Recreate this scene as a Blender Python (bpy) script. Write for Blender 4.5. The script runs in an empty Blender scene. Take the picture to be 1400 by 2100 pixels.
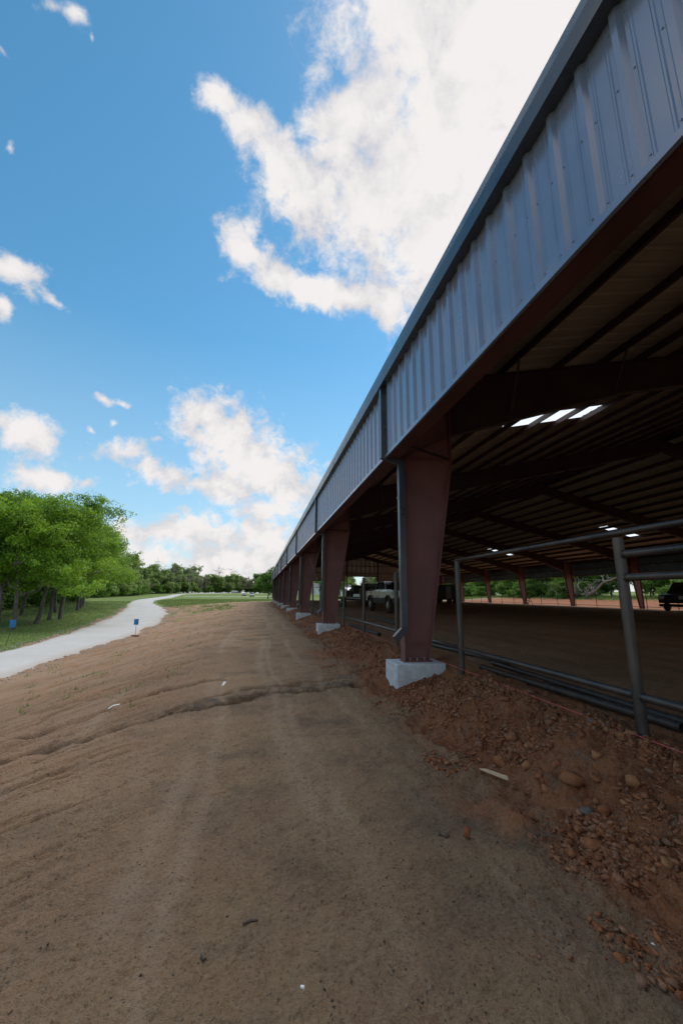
import bpy, bmesh, math, random
import numpy as np
from mathutils import Vector, Matrix, Euler

S = bpy.context.scene
COL = S.collection
R = math.radians
PI = math.pi

# ------------------------------------------------------------------ camera
EYE = Vector((0.0, 0.0, 1.5))
cam_d = bpy.data.cameras.new('camera')
cam_d.sensor_fit = 'VERTICAL'
cam_d.sensor_height = 36.0
cam_d.lens = 822.0 / 2100.0 * 36.0
cam_d.clip_start = 0.05
cam_d.clip_end = 3000.0
cam = bpy.data.objects.new('camera', cam_d)
COL.objects.link(cam)
_x = Vector((0.98065636, -0.19553875, 0.00881508))
_y = Vector((-0.04789273, -0.19603579, 0.97942649))
_z = -Vector((0.18978776, 0.96090299, 0.20160863))
cam.matrix_world = Matrix(((_x[0], _y[0], _z[0], EYE[0]), (_x[1], _y[1], _z[1], EYE[1]),
                           (_x[2], _y[2], _z[2], EYE[2]), (0, 0, 0, 1)))
S.camera = cam

# ------------------------------------------------------------------ light, sky, exposure
SUN_AZ = R(44)          # clockwise from +Y towards +X
SUN_EL = R(57)
sun_d = bpy.data.lights.new('sun', 'SUN')
sun_d.energy = 2.2
sun_d.angle = R(60)     # the sun stands behind bright cloud
sun_d.color = (1.0, 0.955, 0.89)
sun = bpy.data.objects.new('sun', sun_d)
COL.objects.link(sun)
sdir = Vector((math.sin(SUN_AZ) * math.cos(SUN_EL), math.cos(SUN_AZ) * math.cos(SUN_EL), math.sin(SUN_EL)))
sun.rotation_euler = (-sdir).to_track_quat('-Z', 'Y').to_euler()

S.view_settings.view_transform = 'Standard'
S.view_settings.look = 'None'
S.view_settings.exposure = 0.5
S.view_settings.gamma = 1.0
S.view_settings.use_curve_mapping = False
S.render.engine = 'CYCLES'
S.cycles.use_denoising = True
S.cycles.max_bounces = 7
S.cycles.diffuse_bounces = 4
S.cycles.glossy_bounces = 3
S.cycles.transmission_bounces = 4
S.cycles.transparent_max_bounces = 6
S.cycles.sample_clamp_indirect = 6.0

SKY_STRENGTH = 0.1
BLOBS = [(0.1561, 0.2372, 0.1123, 0.0669, -0.254, 1.25), (0.1601, 0.3073, 0.1159, 0.0803, -0.542, 1.2), (0.2197, 0.3658, 0.0951, 0.0831, -0.304, 1.15), (0.2433, 0.2828, 0.1391, 0.1243, -0.312, 1.3), (0.1507, 0.464, 0.0365, 0.0272, 0.22, 0.95), (0.1771, 0.2044, 0.1138, 0.0387, -0.261, 1.2), (0.0888, 0.2951, 0.0618, 0.0445, -0.218, 1.1), (0.0569, 0.3314, 0.0305, 0.0153, -0.197, 0.9), (-0.057, 0.3094, 0.0249, 0.0205, 0.131, 0.9), (-0.035, 0.3267, 0.0282, 0.0276, 0.652, 0.85), (-0.0077, 0.3488, 0.0419, 0.0328, 0.449, 0.85), (0.0354, 0.362, 0.0561, 0.034, 0.176, 0.85), (0.0211, 0.3799, 0.0247, 0.0152, 0.446, 0.6), (0.0913, 0.353, 0.0485, 0.0339, -0.216, 0.95), (0.1169, 0.394, 0.0411, 0.0294, -0.229, 0.8), (-0.063, 0.3023, 0.0154, 0.0096, -0.137, 0.8), (-0.036, 0.421, 0.0262, 0.0228, 0.361, 0.95), (-0.0003, 0.4392, 0.0453, 0.0227, 0.338, 1.0), (0.0478, 0.4534, 0.0501, 0.0238, 0.059, 1.0), (0.1049, 0.4596, 0.0557, 0.0244, -0.059, 1.0), (-0.0571, 0.4538, 0.0245, 0.0128, -0.541, 0.5), (-0.1025, 0.6442, 0.0641, 0.0353, 0.091, 1.0), (-0.0652, 0.6842, 0.0806, 0.0594, 0.523, 1.05), (-0.0048, 0.734, 0.0891, 0.0593, 0.559, 1.05), (0.0447, 0.7769, 0.0574, 0.0676, 0.428, 1.0), (-0.2333, 0.6945, 0.0533, 0.0244, 0.381, 0.9), (-0.1839, 0.7388, 0.0555, 0.0279, 0.397, 0.9), (-0.0583, 0.7727, 0.0634, 0.0422, 0.358, 0.9), (-0.128, 0.7569, 0.0425, 0.0199, 0.06, 0.7), (-0.0004, 0.8297, 0.089, 0.0605, -0.046, 0.9), (-0.2924, 0.456, 0.0366, 0.0242, 0.446, 1.0), (-0.2652, 0.4856, 0.0271, 0.0117, 0.523, 0.75), (-0.3217, 0.4957, 0.0116, 0.0153, 0.127, 0.9), (-0.3567, 0.6392, 0.0418, 0.0325, 0.581, 1.0), (-0.3507, 0.7107, 0.0543, 0.0239, 0.447, 0.95), (-0.2942, 0.7333, 0.0265, 0.0174, -0.362, 0.8), (-0.3664, 0.6189, 0.0325, 0.0241, 0.246, 0.9), (-0.2464, 0.6073, 0.0271, 0.0101, 0.525, 0.65), (-0.22, 0.6195, 0.019, 0.0089, 0.7, 0.6), (-0.2361, 0.6449, 0.0196, 0.0107, 0.527, 0.5), (-0.2641, 0.6484, 0.013, 0.0067, 0.155, 0.55), (-0.183, 0.6842, 0.0298, 0.0097, 0.09, 0.5), (-0.1626, 0.271, 0.0198, 0.0123, 0.345, 0.6), (-0.1796, 0.2667, 0.0259, 0.0088, 0.029, 0.5), (-0.1518, 0.2813, 0.0079, 0.0091, -0.219, 0.5), (-0.2502, 0.3632, 0.0111, 0.0062, -0.01, 0.5), (-0.2311, 0.2997, 0.007, 0.0122, -0.058, 0.45), (0.0529, 0.2351, 0.012, 0.0115, -0.094, 0.75), (-0.0023, 0.2775, 0.0074, 0.0098, 0.074, 0.35), (-0.2518, 0.8434, 0.0677, 0.0382, 0.213, 1.0), (-0.1821, 0.851, 0.0818, 0.0391, 0.329, 1.0), (-0.0987, 0.8696, 0.0877, 0.0459, 0.061, 1.0), (-0.0192, 0.861, 0.0807, 0.0516, -0.02, 1.0), (-0.2066, 0.8976, 0.158, 0.0355, 0.177, 1.0), (-0.07, 0.9236, 0.1764, 0.0429, 0.043, 1.0), (-0.2846, 0.9213, 0.2325, 0.0303, 0.263, 0.9), (0.0229, 0.8803, 0.0732, 0.0741, -0.057, 1.0), (-0.0378, 0.9684, 0.2725, 0.0279, 0.018, 0.9), (-0.3907, 0.8956, 0.1185, 0.0238, 0.382, 0.8)]
rngc = random.Random(11)
def inframe(x, y):
    return -0.52 < x < 0.80 and 0.15 < y and (x + 0.52) * 0.0 + y > 0.15
_n = 0
while _n < 30:                      # the same kind of clouds over the rest of the sky
    a = rngc.uniform(0, 2 * PI); r = math.sqrt(rngc.uniform(0.0, 0.93))
    x, y = r * math.cos(a), r * math.sin(a)
    if inframe(x, y):
        continue
    s = rngc.uniform(0.05, 0.15)
    BLOBS.append((x, y, s * rngc.uniform(1.0, 1.8), s * rngc.uniform(0.5, 0.9), rngc.uniform(-PI, PI), rngc.uniform(0.9, 1.2)))
    _n += 1

def build_world():
    w = bpy.data.worlds.new('World')
    S.world = w
    w.use_nodes = True
    nt = w.node_tree
    nt.nodes.clear()
    N, L = nt.nodes.new, nt.links.new
    out = N('ShaderNodeOutputWorld'); bg = N('ShaderNodeBackground')
    L(bg.outputs[0], out.inputs[0])
    bg.inputs['Strength'].default_value = SKY_STRENGTH
    sky = N('ShaderNodeTexSky')
    sky.sky_type = 'NISHITA'
    sky.sun_disc = False
    sky.sun_elevation = SUN_EL
    sky.sun_rotation = SUN_AZ
    sky.altitude = 200
    sky.air_density = 1.0
    sky.dust_density = 0.15
    sky.ozone_density = 2.5
    hs = N('ShaderNodeHueSaturation')
    hs.inputs['Saturation'].default_value = 1.20
    hs.inputs['Value'].default_value = 1.2
    hs.inputs['Hue'].default_value = 0.479
    L(sky.outputs[0], hs.inputs['Color'])
    tc = N('ShaderNodeTexCoord')
    sep = N('ShaderNodeSeparateXYZ'); L(tc.outputs['Generated'], sep.inputs[0])
    def M(op, a, b=None, c=None, clamp=False):
        n = N('ShaderNodeMath'); n.operation = op; n.use_clamp = clamp
        for i, v in enumerate((a, b, c)):
            if v is None: continue
            if isinstance(v, (int, float)): n.inputs[i].default_value = v
            else: L(v, n.inputs[i])
        return n.outputs[0]
    zc = M('MAXIMUM', sep.outputs[2], -0.05)
    den = M('ADD', zc, 1.0)
    px = M('DIVIDE', sep.outputs[0], den); py = M('DIVIDE', sep.outputs[1], den)
    cmb = N('ShaderNodeCombineXYZ'); L(px, cmb.inputs[0]); L(py, cmb.inputs[1])
    P = cmb.outputs[0]
    # warp
    def noise(vec, scale, detail, rough, dist=0.0, off=None):
        n = N('ShaderNodeTexNoise'); n.inputs['Scale'].default_value = scale
        n.inputs['Detail'].default_value = detail; n.inputs['Roughness'].default_value = rough
        n.inputs['Distortion'].default_value = dist
        if off:
            m = N('ShaderNodeVectorMath'); m.operation = 'ADD'; m.inputs[1].default_value = off
            L(vec, m.inputs[0]); vec = m.outputs[0]
        L(vec, n.inputs['Vector'])
        return n
    wn = noise(P, 9.0, 3, 0.55)
    sub = N('ShaderNodeVectorMath'); sub.operation = 'SUBTRACT'; L(wn.outputs['Color'], sub.inputs[0]); sub.inputs[1].default_value = (.5, .5, .5)
    scl = N('ShaderNodeVectorMath'); scl.operation = 'SCALE'; L(sub.outputs[0], scl.inputs[0]); scl.inputs['Scale'].default_value = 0.07
    add = N('ShaderNodeVectorMath'); add.operation = 'ADD'; L(P, add.inputs[0]); L(scl.outputs[0], add.inputs[1])
    flat = N('ShaderNodeVectorMath'); flat.operation = 'MULTIPLY'; flat.inputs[1].default_value = (1, 1, 0); L(add.outputs[0], flat.inputs[0])
    PW = flat.outputs[0]
    sp2 = N('ShaderNodeSeparateXYZ'); L(PW, sp2.inputs[0])
    field = None
    for (bx, by, rx, ry, an, wt) in BLOBS:
        wt = wt if wt > .8 else wt - .12
        m = N('ShaderNodeMapping'); m.vector_type = 'TEXTURE'
        m.inputs['Location'].default_value = (bx, by, 0)
        m.inputs['Rotation'].default_value = (0, 0, an)
        m.inputs['Scale'].default_value = (rx * 1.13, ry * 1.13, 1e6)
        cb = N('ShaderNodeCombineXYZ'); L(sp2.outputs[0], cb.inputs[0]); L(sp2.outputs[1], cb.inputs[1])
        if field is not None: L(field, cb.inputs[2])      # one blob after the other
        L(cb.outputs[0], m.inputs[0])
        ln = N('ShaderNodeVectorMath'); ln.operation = 'LENGTH'; L(m.outputs[0], ln.inputs[0])
        v = M('MULTIPLY_ADD', ln.outputs['Value'], -1.0, wt)
        v = M('MAXIMUM', v, -0.8)
        field = v if field is None else M('SMOOTH_MAX', field, v, 0.12)
    big = noise(P, 7.0, 9, 0.60, 0.3, (3.1, 1.7, 0.4))
    fine = noise(P, 42.0, 8, 0.66, 0.25, (0.3, 5.1, 1.4))
    d = M('MULTIPLY_ADD', M('SUBTRACT', big.outputs[0], 0.5), 2.2, field)
    d = M('MULTIPLY_ADD', M('SUBTRACT', fine.outputs[0], 0.5), 1.7, d)
    mr = N('ShaderNodeMapRange'); mr.interpolation_type = 'SMOOTHSTEP'
    mr.inputs['From Min'].default_value = -0.14; mr.inputs['From Max'].default_value = 0.62
    L(d, mr.inputs['Value'])
    dens = mr.outputs[0]
    # body shading of the cloud: billows, thick parts a little greyer
    b2 = noise(P, 16.0, 7, 0.58, 0.4, (7.7, 2.2, 3.3))
    sh = N('ShaderNodeMapRange'); sh.interpolation_type = 'SMOOTHSTEP'
    sh.inputs['From Min'].default_value = 0.36; sh.inputs['From Max'].default_value = 0.60
    L(b2.outputs[0], sh.inputs['Value'])
    ccol = N('ShaderNodeMix'); ccol.data_type = 'RGBA'
    k = 1.0 / SKY_STRENGTH
    ccol.inputs[6].default_value = (0.50 * k, 0.49 * k, 0.505 * k, 1)
    ccol.inputs[7].default_value = (0.645 * k, 0.62 * k, 0.61 * k, 1)
    L(sh.outputs[0], ccol.inputs[0])
    thin = N('ShaderNodeMapRange'); L(d, thin.inputs['Value'])
    thin.inputs['From Min'].default_value = 0.5; thin.inputs['From Max'].default_value = 1.0
    c2 = N('ShaderNodeMix'); c2.data_type = 'RGBA'
    L(thin.outputs[0], c2.inputs[0]); L(ccol.outputs[2], c2.inputs[6])
    c2.inputs[7].default_value = (0.635 * k, 0.615 * k, 0.61 * k, 1)
    # distant haze veil low down
    hz = N('ShaderNodeMapRange'); hz.inputs['From Min'].default_value = 0.55; hz.inputs['From Max'].default_value = 0.0
    hz.inputs['To Min'].default_value = 0.0; hz.inputs['To Max'].default_value = 0.72
    L(sep.outputs[2], hz.inputs['Value'])
    c0 = N('ShaderNodeMix'); c0.data_type = 'RGBA'
    L(hz.outputs[0], c0.inputs[0]); L(hs.outputs[0], c0.inputs[6]); c0.inputs[7].default_value = (0.34 * k, 0.46 * k, 0.55 * k, 1)
    mx = N('ShaderNodeMix'); mx.data_type = 'RGBA'
    L(dens, mx.inputs[0]); L(c0.outputs[2], mx.inputs[6]); L(c2.outputs[2], mx.inputs[7])
    L(mx.outputs[2], bg.inputs['Color'])
    w.cycles.sampling_method = 'MANUAL'
    w.cycles.sample_map_resolution = 512
build_world()

# ------------------------------------------------------------------ helpers
def tag(o, label=None, cat=None, group=None, kind=None):
    if label: o['label'] = label
    if cat: o['category'] = cat
    if group: o['group'] = group
    if kind: o['kind'] = kind
    return o

def link(o, parent=None):
    COL.objects.link(o)
    if parent is not None:
        o.parent = parent
    return o

def worldloc(o):
    v = Vector((0, 0, 0))
    while o is not None:
        v = v + Vector(o.location); o = o.parent
    return v

def empty(name, loc, label, cat, group=None, rz=0.0):
    o = bpy.data.objects.new(name, None)
    o.empty_display_size = 0.2
    COL.objects.link(o)
    o.location = loc
    o.rotation_euler = (0, 0, rz)
    return tag(o, label, cat, group)

class MB:
    """collects polygons of one mesh (coordinates in the parent's frame)"""
    def __init__(s): s.v = []; s.f = []
    def add(s, vs, fs):
        b = len(s.v); s.v += [tuple(v) for v in vs]; s.f += [tuple(i + b for i in f) for f in fs]; return s
    def box(s, x0, x1, y0, y1, z0, z1):
        return s.add([(x0, y0, z0), (x1, y0, z0), (x1, y1, z0), (x0, y1, z0), (x0, y0, z1), (x1, y0, z1), (x1, y1, z1), (x0, y1, z1)],
                     [(3, 2, 1, 0), (4, 5, 6, 7), (0, 1, 5, 4), (1, 2, 6, 5), (2, 3, 7, 6), (3, 0, 4, 7)])
    def obox(s, c, ax, ay, az):
        c, ax, ay, az = Vector(c), Vector(ax), Vector(ay), Vector(az)
        vs = [c + a * ax + b * ay + d * az for d in (-1, 1) for (a, b) in ((-1, -1), (1, -1), (1, 1), (-1, 1))]
        return s.add(vs, [(3, 2, 1, 0), (4, 5, 6, 7), (0, 1, 5, 4), (1, 2, 6, 5), (2, 3, 7, 6), (3, 0, 4, 7)])
    def prism(s, poly, axis, a, b):
        """poly of 2-D points extruded along axis 0/1/2 from a to b"""
        def p3(q, t):
            if axis == 0: return (t, q[0], q[1])
            if axis == 1: return (q[0], t, q[1])
            return (q[0], q[1], t)
        n = len(poly)
        vs = [p3(q, a) for q in poly] + [p3(q, b) for q in poly]
        fs = [tuple(range(n))[::-1], tuple(range(n, 2 * n))] + [(i, (i + 1) % n, (i + 1) % n + n, i + n) for i in range(n)]
        return s.add(vs, fs)
    def bar(s, p, q, w, h, up=(0, 0, 1)):
        p, q = Vector(p), Vector(q); d = (q - p)
        l = d.length; d.normalize()
        side = d.cross(Vector(up))
        if side.length < 1e-4: side = d.cross(Vector((1, 0, 0)))
        side.normalize(); u = side.cross(d)
        return s.obox((p + q) / 2, side * w / 2, d * l / 2, u * h / 2)
    def tube(s, pts, rad, n=8, cap=True):
        pts = [Vector(p) for p in pts]
        if not isinstance(rad, (list, tuple)): rad = [rad] * len(pts)
        b = len(s.v); prev = None
        for i, p in enumerate(pts):
            if i == 0: t = pts[1] - pts[0]
            elif i == len(pts) - 1: t = pts[-1] - pts[-2]
            else: t = (pts[i + 1] - pts[i]).normalized() + (pts[i] - pts[i - 1]).normalized()
            t.normalize()
            if prev is None:
                a = t.cross(Vector((0, 0, 1)))
                if a.length < 1e-3: a = t.cross(Vector((1, 0, 0)))
            else:
                a = prev - t * prev.dot(t)
            a.normalize(); prev = a; c = t.cross(a)
            for k in range(n):
                an = 2 * PI * k / n
                s.v.append(tuple(p + (a * math.cos(an) + c * math.sin(an)) * rad[i]))
        for i in range(len(pts) - 1):
            for k in range(n):
                k2 = (k + 1) % n
                s.f.append((b + i * n + k, b + i * n + k2, b + (i + 1) * n + k2, b + (i + 1) * n + k))
        if cap:
            s.f.append(tuple(b + k for k in range(n))[::-1])
            s.f.append(tuple(b + (len(pts) - 1) * n + k for k in range(n)))
        return s
    def pipe(s, p, q, r, t=0.006, n=16):
        """hollow pipe with open ends"""
        p, q = Vector(p), Vector(q)
        s.tube([p, q], r, n, cap=False)
        b0 = len(s.v) - 2 * n
        s.tube([p, q], r - t, n, cap=False)
        b1 = len(s.v) - 2 * n
        for e in (0, n):
            for k in range(n):
                k2 = (k + 1) % n
                s.f.append((b0 + e + k, b0 + e + k2, b1 + e + k2, b1 + e + k))
        return s
    def lathe(s, prof, axis='x', c=(0, 0, 0), n=20):
        """prof: (along axis, radius)"""
        b = len(s.v); c = Vector(c)
        for (a, r) in prof:
            for k in range(n):
                t = 2 * PI * k / n
                u, v = r * math.cos(t), r * math.sin(t)
                s.v.append(tuple(c + Vector((a, u, v) if axis == 'x' else (u, a, v) if axis == 'y' else (u, v, a))))
        for i in range(len(prof) - 1):
            for k in range(n):
                k2 = (k + 1) % n
                s.f.append((b + i * n + k, b + i * n + k2, b + (i + 1) * n + k2, b + (i + 1) * n + k))
        return s
    def mesh(s, name, mat, smooth=None, off=(0, 0, 0), bevel=0.0):
        me = bpy.data.meshes.new(name)
        o = Vector(off)
        me.from_pydata([tuple(Vector(v) - o) for v in s.v], [], s.f)
        bm = bmesh.new(); bm.from_mesh(me)
        bmesh.ops.recalc_face_normals(bm, faces=bm.faces)
        if bevel > 0:
            bmesh.ops.bevel(bm, geom=[e for e in bm.edges if len(e.link_faces) == 2 and e.calc_face_angle(0) > 0.6], offset=bevel,
                            segments=2, profile=0.6, affect='EDGES', clamp_overlap=True)
        if smooth is not None:
            for f in bm.faces: f.smooth = True
            for e in bm.edges:
                if len(e.link_faces) == 2 and e.calc_face_angle(0) > smooth: e.smooth = False
        bm.to_mesh(me); bm.free()
        me.materials.append(mat)
        return me
    def build(s, name, mat, parent=None, smooth=None, bevel=0.0, world=False, label=None):
        """coordinates are relative to the parent, or world ones if world=True"""
        off = worldloc(parent) if (world and parent is not None) else (0, 0, 0)
        o = bpy.data.objects.new(name, s.mesh(name, mat, smooth, off, bevel))
        link(o, parent)
        if label: o['label'] = label
        return o

def inst(name, me, parent=None, loc=(0, 0, 0), rot=(0, 0, 0), scale=(1, 1, 1)):
    o = bpy.data.objects.new(name, me)
    link(o, parent)
    o.location = loc; o.rotation_euler = rot; o.scale = scale
    return o

def copy_tree(o, parent=None):
    c = o.copy(); COL.objects.link(c)
    if parent is not None: c.parent = parent
    for ch in list(o.children): copy_tree(ch, c)
    return c

def np_mesh(name, V, F, mat, attrs=None, smooth=True, quads=True):
    V = np.asarray(V, dtype=np.float32); F = np.asarray(F, dtype=np.int32)
    n = F.shape[1]
    me = bpy.data.meshes.new(name)
    me.vertices.add(len(V)); me.vertices.foreach_set('co', V.ravel())
    me.loops.add(F.size); me.loops.foreach_set('vertex_index', F.ravel())
    me.polygons.add(len(F))
    me.polygons.foreach_set('loop_start', np.arange(0, F.size, n, dtype=np.int32))
    me.polygons.foreach_set('loop_total', np.full(len(F), n, dtype=np.int32))
    if smooth: me.polygons.foreach_set('use_smooth', np.ones(len(F), dtype=bool))
    me.update(calc_edges=True)
    for k, (dom, a) in (attrs or {}).items():
        at = me.attributes.new(k, 'FLOAT', dom)
        at.data.foreach_set('value', np.asarray(a, dtype=np.float32))
    me.materials.append(mat)
    return me

# ---------------------------------------------------------------- numpy noise
def _hash(ix, iy, seed):
    h = (ix.astype(np.int64) * 374761393 + iy.astype(np.int64) * 668265263 + seed * 974634777) & 0x7fffffff
    h = ((h ^ (h >> 13)) * 1274126177) & 0x7fffffff
    h = (h ^ (h >> 16)) & 0xffff
    return h.astype(np.float64) / 65535.0
def vnoise(x, y, seed=0):
    x0 = np.floor(x); y0 = np.floor(y)
    fx = x - x0; fy = y - y0
    fx = fx * fx * fx * (fx * (fx * 6 - 15) + 10); fy = fy * fy * fy * (fy * (fy * 6 - 15) + 10)
    a = _hash(x0, y0, seed); b = _hash(x0 + 1, y0, seed); c = _hash(x0, y0 + 1, seed); d = _hash(x0 + 1, y0 + 1, seed)
    return (a + (b - a) * fx) * (1 - fy) + (c + (d - c) * fx) * fy - 0.5
def fbm(x, y, octv=4, seed=0, gain=0.5):
    t = 0; a = 1.0
    for o in range(octv):
        t = t + a * vnoise(x * 2 ** o + 17.3 * o, y * 2 ** o + 9.1 * o, seed + o); a *= gain
    return t
def ss(a, b, x):
    t = np.clip((x - a) / (b - a), 0, 1); return t * t * (3 - 2 * t)

# ---------------------------------------------------------------- materials
def mat_base(name):
    m = bpy.data.materials.new(name); m.use_nodes = True
    nt = m.node_tree; b = nt.nodes['Principled BSDF']
    return m, nt, b
def nnode(nt, typ, **kw):
    n = nt.nodes.new(typ)
    for k, v in kw.items():
        if k in n.inputs: n.inputs[k].default_value = v
        else: setattr(n, k, v)
    return n
def simple(name, col, rough=0.5, metal=0.0, var=0.15, vscale=3.0, bump=0.0, bscale=60.0, spec=0.5, col2=None, stretch=(1, 1, 1), coat=0.0, vdetail=5):
    m, nt, b = mat_base(name)
    geo = nnode(nt, 'ShaderNodeNewGeometry')
    mp = nnode(nt, 'ShaderNodeMapping'); mp.inputs['Scale'].default_value = stretch
    nt.links.new(geo.outputs['Position'], mp.inputs[0])
    n = nnode(nt, 'ShaderNodeTexNoise', Scale=vscale, Detail=vdetail, Roughness=0.6)
    nt.links.new(mp.outputs[0], n.inputs['Vector'])
    mr = nnode(nt, 'ShaderNodeMapRange'); mr.inputs['From Min'].default_value = 0.3; mr.inputs['From Max'].default_value = 0.7
    nt.links.new(n.outputs[0], mr.inputs['Value'])
    mx = nnode(nt, 'ShaderNodeMix', data_type='RGBA')
    c = col; c2 = col2 or tuple(min(1, x * (1 + 2 * var)) for x in col)
    c1 = tuple(x * (1 - var) for x in col)
    mx.inputs[6].default_value = (*c1, 1); mx.inputs[7].default_value = (*c2, 1)
    nt.links.new(mr.outputs[0], mx.inputs[0]); nt.links.new(mx.outputs[2], b.inputs['Base Color'])
    b.inputs['Roughness'].default_value = rough; b.inputs['Metallic'].default_value = metal
    b.inputs['Specular IOR Level'].default_value = spec
    b.inputs['Coat Weight'].default_value = coat
    rr = nnode(nt, 'ShaderNodeMapRange'); rr.inputs['To Min'].default_value = max(0, rough - 0.1); rr.inputs['To Max'].default_value = min(1, rough + 0.12)
    nt.links.new(mr.outputs[0], rr.inputs['Value']); nt.links.new(rr.outputs[0], b.inputs['Roughness'])
    if bump > 0:
        n2 = nnode(nt, 'ShaderNodeTexNoise', Scale=bscale, Detail=4)
        nt.links.new(mp.outputs[0], n2.inputs['Vector'])
        bp = nnode(nt, 'ShaderNodeBump', Strength=bump, Distance=0.01)
        nt.links.new(n2.outputs[0], bp.inputs['Height']); nt.links.new(bp.outputs[0], b.inputs['Normal'])
    return m

M = {}
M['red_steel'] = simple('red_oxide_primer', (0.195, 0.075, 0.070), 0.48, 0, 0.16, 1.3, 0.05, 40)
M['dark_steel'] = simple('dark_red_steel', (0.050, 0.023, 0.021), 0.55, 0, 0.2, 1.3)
M['fascia'] = simple('painted_panel', (0.225, 0.255, 0.345), 0.20, 0.25, 0.05, 1.4, 0.0, 1.6, spec=0.9)
M['trim'] = simple('charcoal_trim', (0.035, 0.042, 0.055), 0.27, 0.0, 0.15, 2.0, spec=0.7)
M['roof_sheet'] = simple('galvanised_roof', (0.40, 0.34, 0.275), 0.5, 0.0, 0.12, 0.8, stretch=(.4, 3, 1))
M['concrete'] = simple('concrete', (0.56, 0.57, 0.58), 0.85, 0, 0.15, 9.0, 0.35, 45)
M['pipe'] = simple('bare_pipe', (0.055, 0.060, 0.070), 0.34, 0.4, 0.35, 6.0, 0.12, 50, stretch=(1, .6, .5), col2=(0.115, 0.085, 0.070))
M['pipe_dark'] = simple('weathered_pipe', (0.038, 0.034, 0.034), 0.45, 0.3, 0.4, 9.0, 0.1, 40, col2=(0.08, 0.06, 0.05))
M['bolt'] = simple('zinc_bolt', (0.35, 0.30, 0.25), 0.45, 0.7)
M['string'] = simple('pink_string', (0.75, 0.12, 0.14), 0.7)
M['rubber'] = simple('muddy_tyre', (0.028, 0.025, 0.023), 0.85, 0, 0.4, 6.0, col2=(0.09, 0.045, 0.028))
M['chrome'] = simple('alloy', (0.62, 0.62, 0.63), 0.22, 0.9, 0.1)
M['silver'] = simple('silver_paint', (0.66, 0.665, 0.67), 0.25, 0.15, 0.06, 2.0, coat=0.8)
M['black'] = simple('black_plastic', (0.018, 0.018, 0.02), 0.5)
M['dark_glass'] = simple('dark_glass', (0.01, 0.011, 0.012), 0.06, 0, 0.05)
M['lamp_glass'] = simple('lamp_glass', (0.5, 0.5, 0.48), 0.1, 0, 0.1)
M['amber'] = simple('amber_lens', (0.6, 0.22, 0.03), 0.2)
M['grey_paint'] = simple('grey_paint', (0.14, 0.145, 0.15), 0.35, 0.2)
M['maroon_paint'] = simple('maroon_paint', (0.13, 0.05, 0.045), 0.3, 0.1, coat=.3)
M['white_paint'] = simple('white_paint', (0.74, 0.75, 0.77), 0.45, 0, 0.06)
M['sign_blue'] = simple('blue_sign', (0.015, 0.16, 0.42), 0.5, 0, 0.15, 4)
M['wood_pale'] = simple('split_wood', (0.50, 0.36, 0.22), 0.75, 0, 0.25, 30, .4, 80, stretch=(1, 1, 6))
M['wood_dark'] = simple('weathered_wood', (0.12, 0.085, 0.06), 0.85, 0, 0.3, 20, .4, 60)
M['bark'] = simple('bark', (0.085, 0.068, 0.055), 0.95, 0, 0.45, 5.0, 0.8, 22, col2=(0.19, 0.165, 0.145), stretch=(1, 1, .35))
M['bark_grey'] = simple('grey_bark', (0.23, 0.20, 0.175), 0.95, 0, 0.3, 5.0, 0.5, 30)
M['shingle'] = simple('roof_shingle', (0.09, 0.09, 0.095), 0.9, 0, 0.3, 8)
M['shed_metal'] = simple('shed_metal', (0.30, 0.32, 0.33), 0.5, 0.2)
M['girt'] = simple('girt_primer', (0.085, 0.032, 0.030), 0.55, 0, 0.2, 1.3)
M['litter'] = simple('white_litter', (0.72, 0.71, 0.68), 0.6)

def leaf_mat(name, c1, c2, trans=0.40):
    m = bpy.data.materials.new(name); m.use_nodes = True
    nt = m.node_tree; nt.nodes.clear(); L = nt.links.new
    out = nt.nodes.new('ShaderNodeOutputMaterial')
    at = nnode(nt, 'ShaderNodeAttribute', attribute_name='tint')
    oi = nnode(nt, 'ShaderNodeObjectInfo')
    ad = nnode(nt, 'ShaderNodeMath', operation='MULTIPLY_ADD'); L(oi.outputs['Random'], ad.inputs[0]); ad.inputs[1].default_value = 0.35
    L(at.outputs['Fac'], ad.inputs[2])
    sb = nnode(nt, 'ShaderNodeMath', operation='SUBTRACT', use_clamp=True); L(ad.outputs[0], sb.inputs[0]); sb.inputs[1].default_value = 0.17
    mx = nnode(nt, 'ShaderNodeMix', data_type='RGBA'); L(sb.outputs[0], mx.inputs[0])
    mx.inputs[6].default_value = (*c1, 1); mx.inputs[7].default_value = (*c2, 1)
    df = nnode(nt, 'ShaderNodeBsdfPrincipled', Roughness=0.5); df.inputs['Specular IOR Level'].default_value = 0.35
    L(mx.outputs[2], df.inputs['Base Color'])
    tr = nnode(nt, 'ShaderNodeBsdfTranslucent')
    hs = nnode(nt, 'ShaderNodeHueSaturation', Value=1.5, Saturation=1.05, Hue=0.485); L(mx.outputs[2], hs.inputs['Color']); L(hs.outputs[0], tr.inputs[0])
    ms = nnode(nt, 'ShaderNodeMixShader', Fac=trans); L(df.outputs[0], ms.inputs[1]); L(tr.outputs[0], ms.inputs[2])
    L(ms.outputs[0], out.inputs[0])
    return m
M['leaf_oak'] = leaf_mat('oak_leaf', (0.060, 0.155, 0.016), (0.255, 0.420, 0.042))
M['leaf_wood'] = leaf_mat('wood_leaf', (0.100, 0.175, 0.048), (0.300, 0.390, 0.125))
M['leaf_pale'] = leaf_mat('budding_leaf', (0.14, 0.155, 0.080), (0.260, 0.27, 0.145))
M['leaf_brush'] = leaf_mat('brush_leaf', (0.050, 0.130, 0.018), (0.195, 0.335, 0.055))
M['grass'] = leaf_mat('grass_blade', (0.100, 0.165, 0.036), (0.230, 0.280, 0.090), 0.25)

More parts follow.
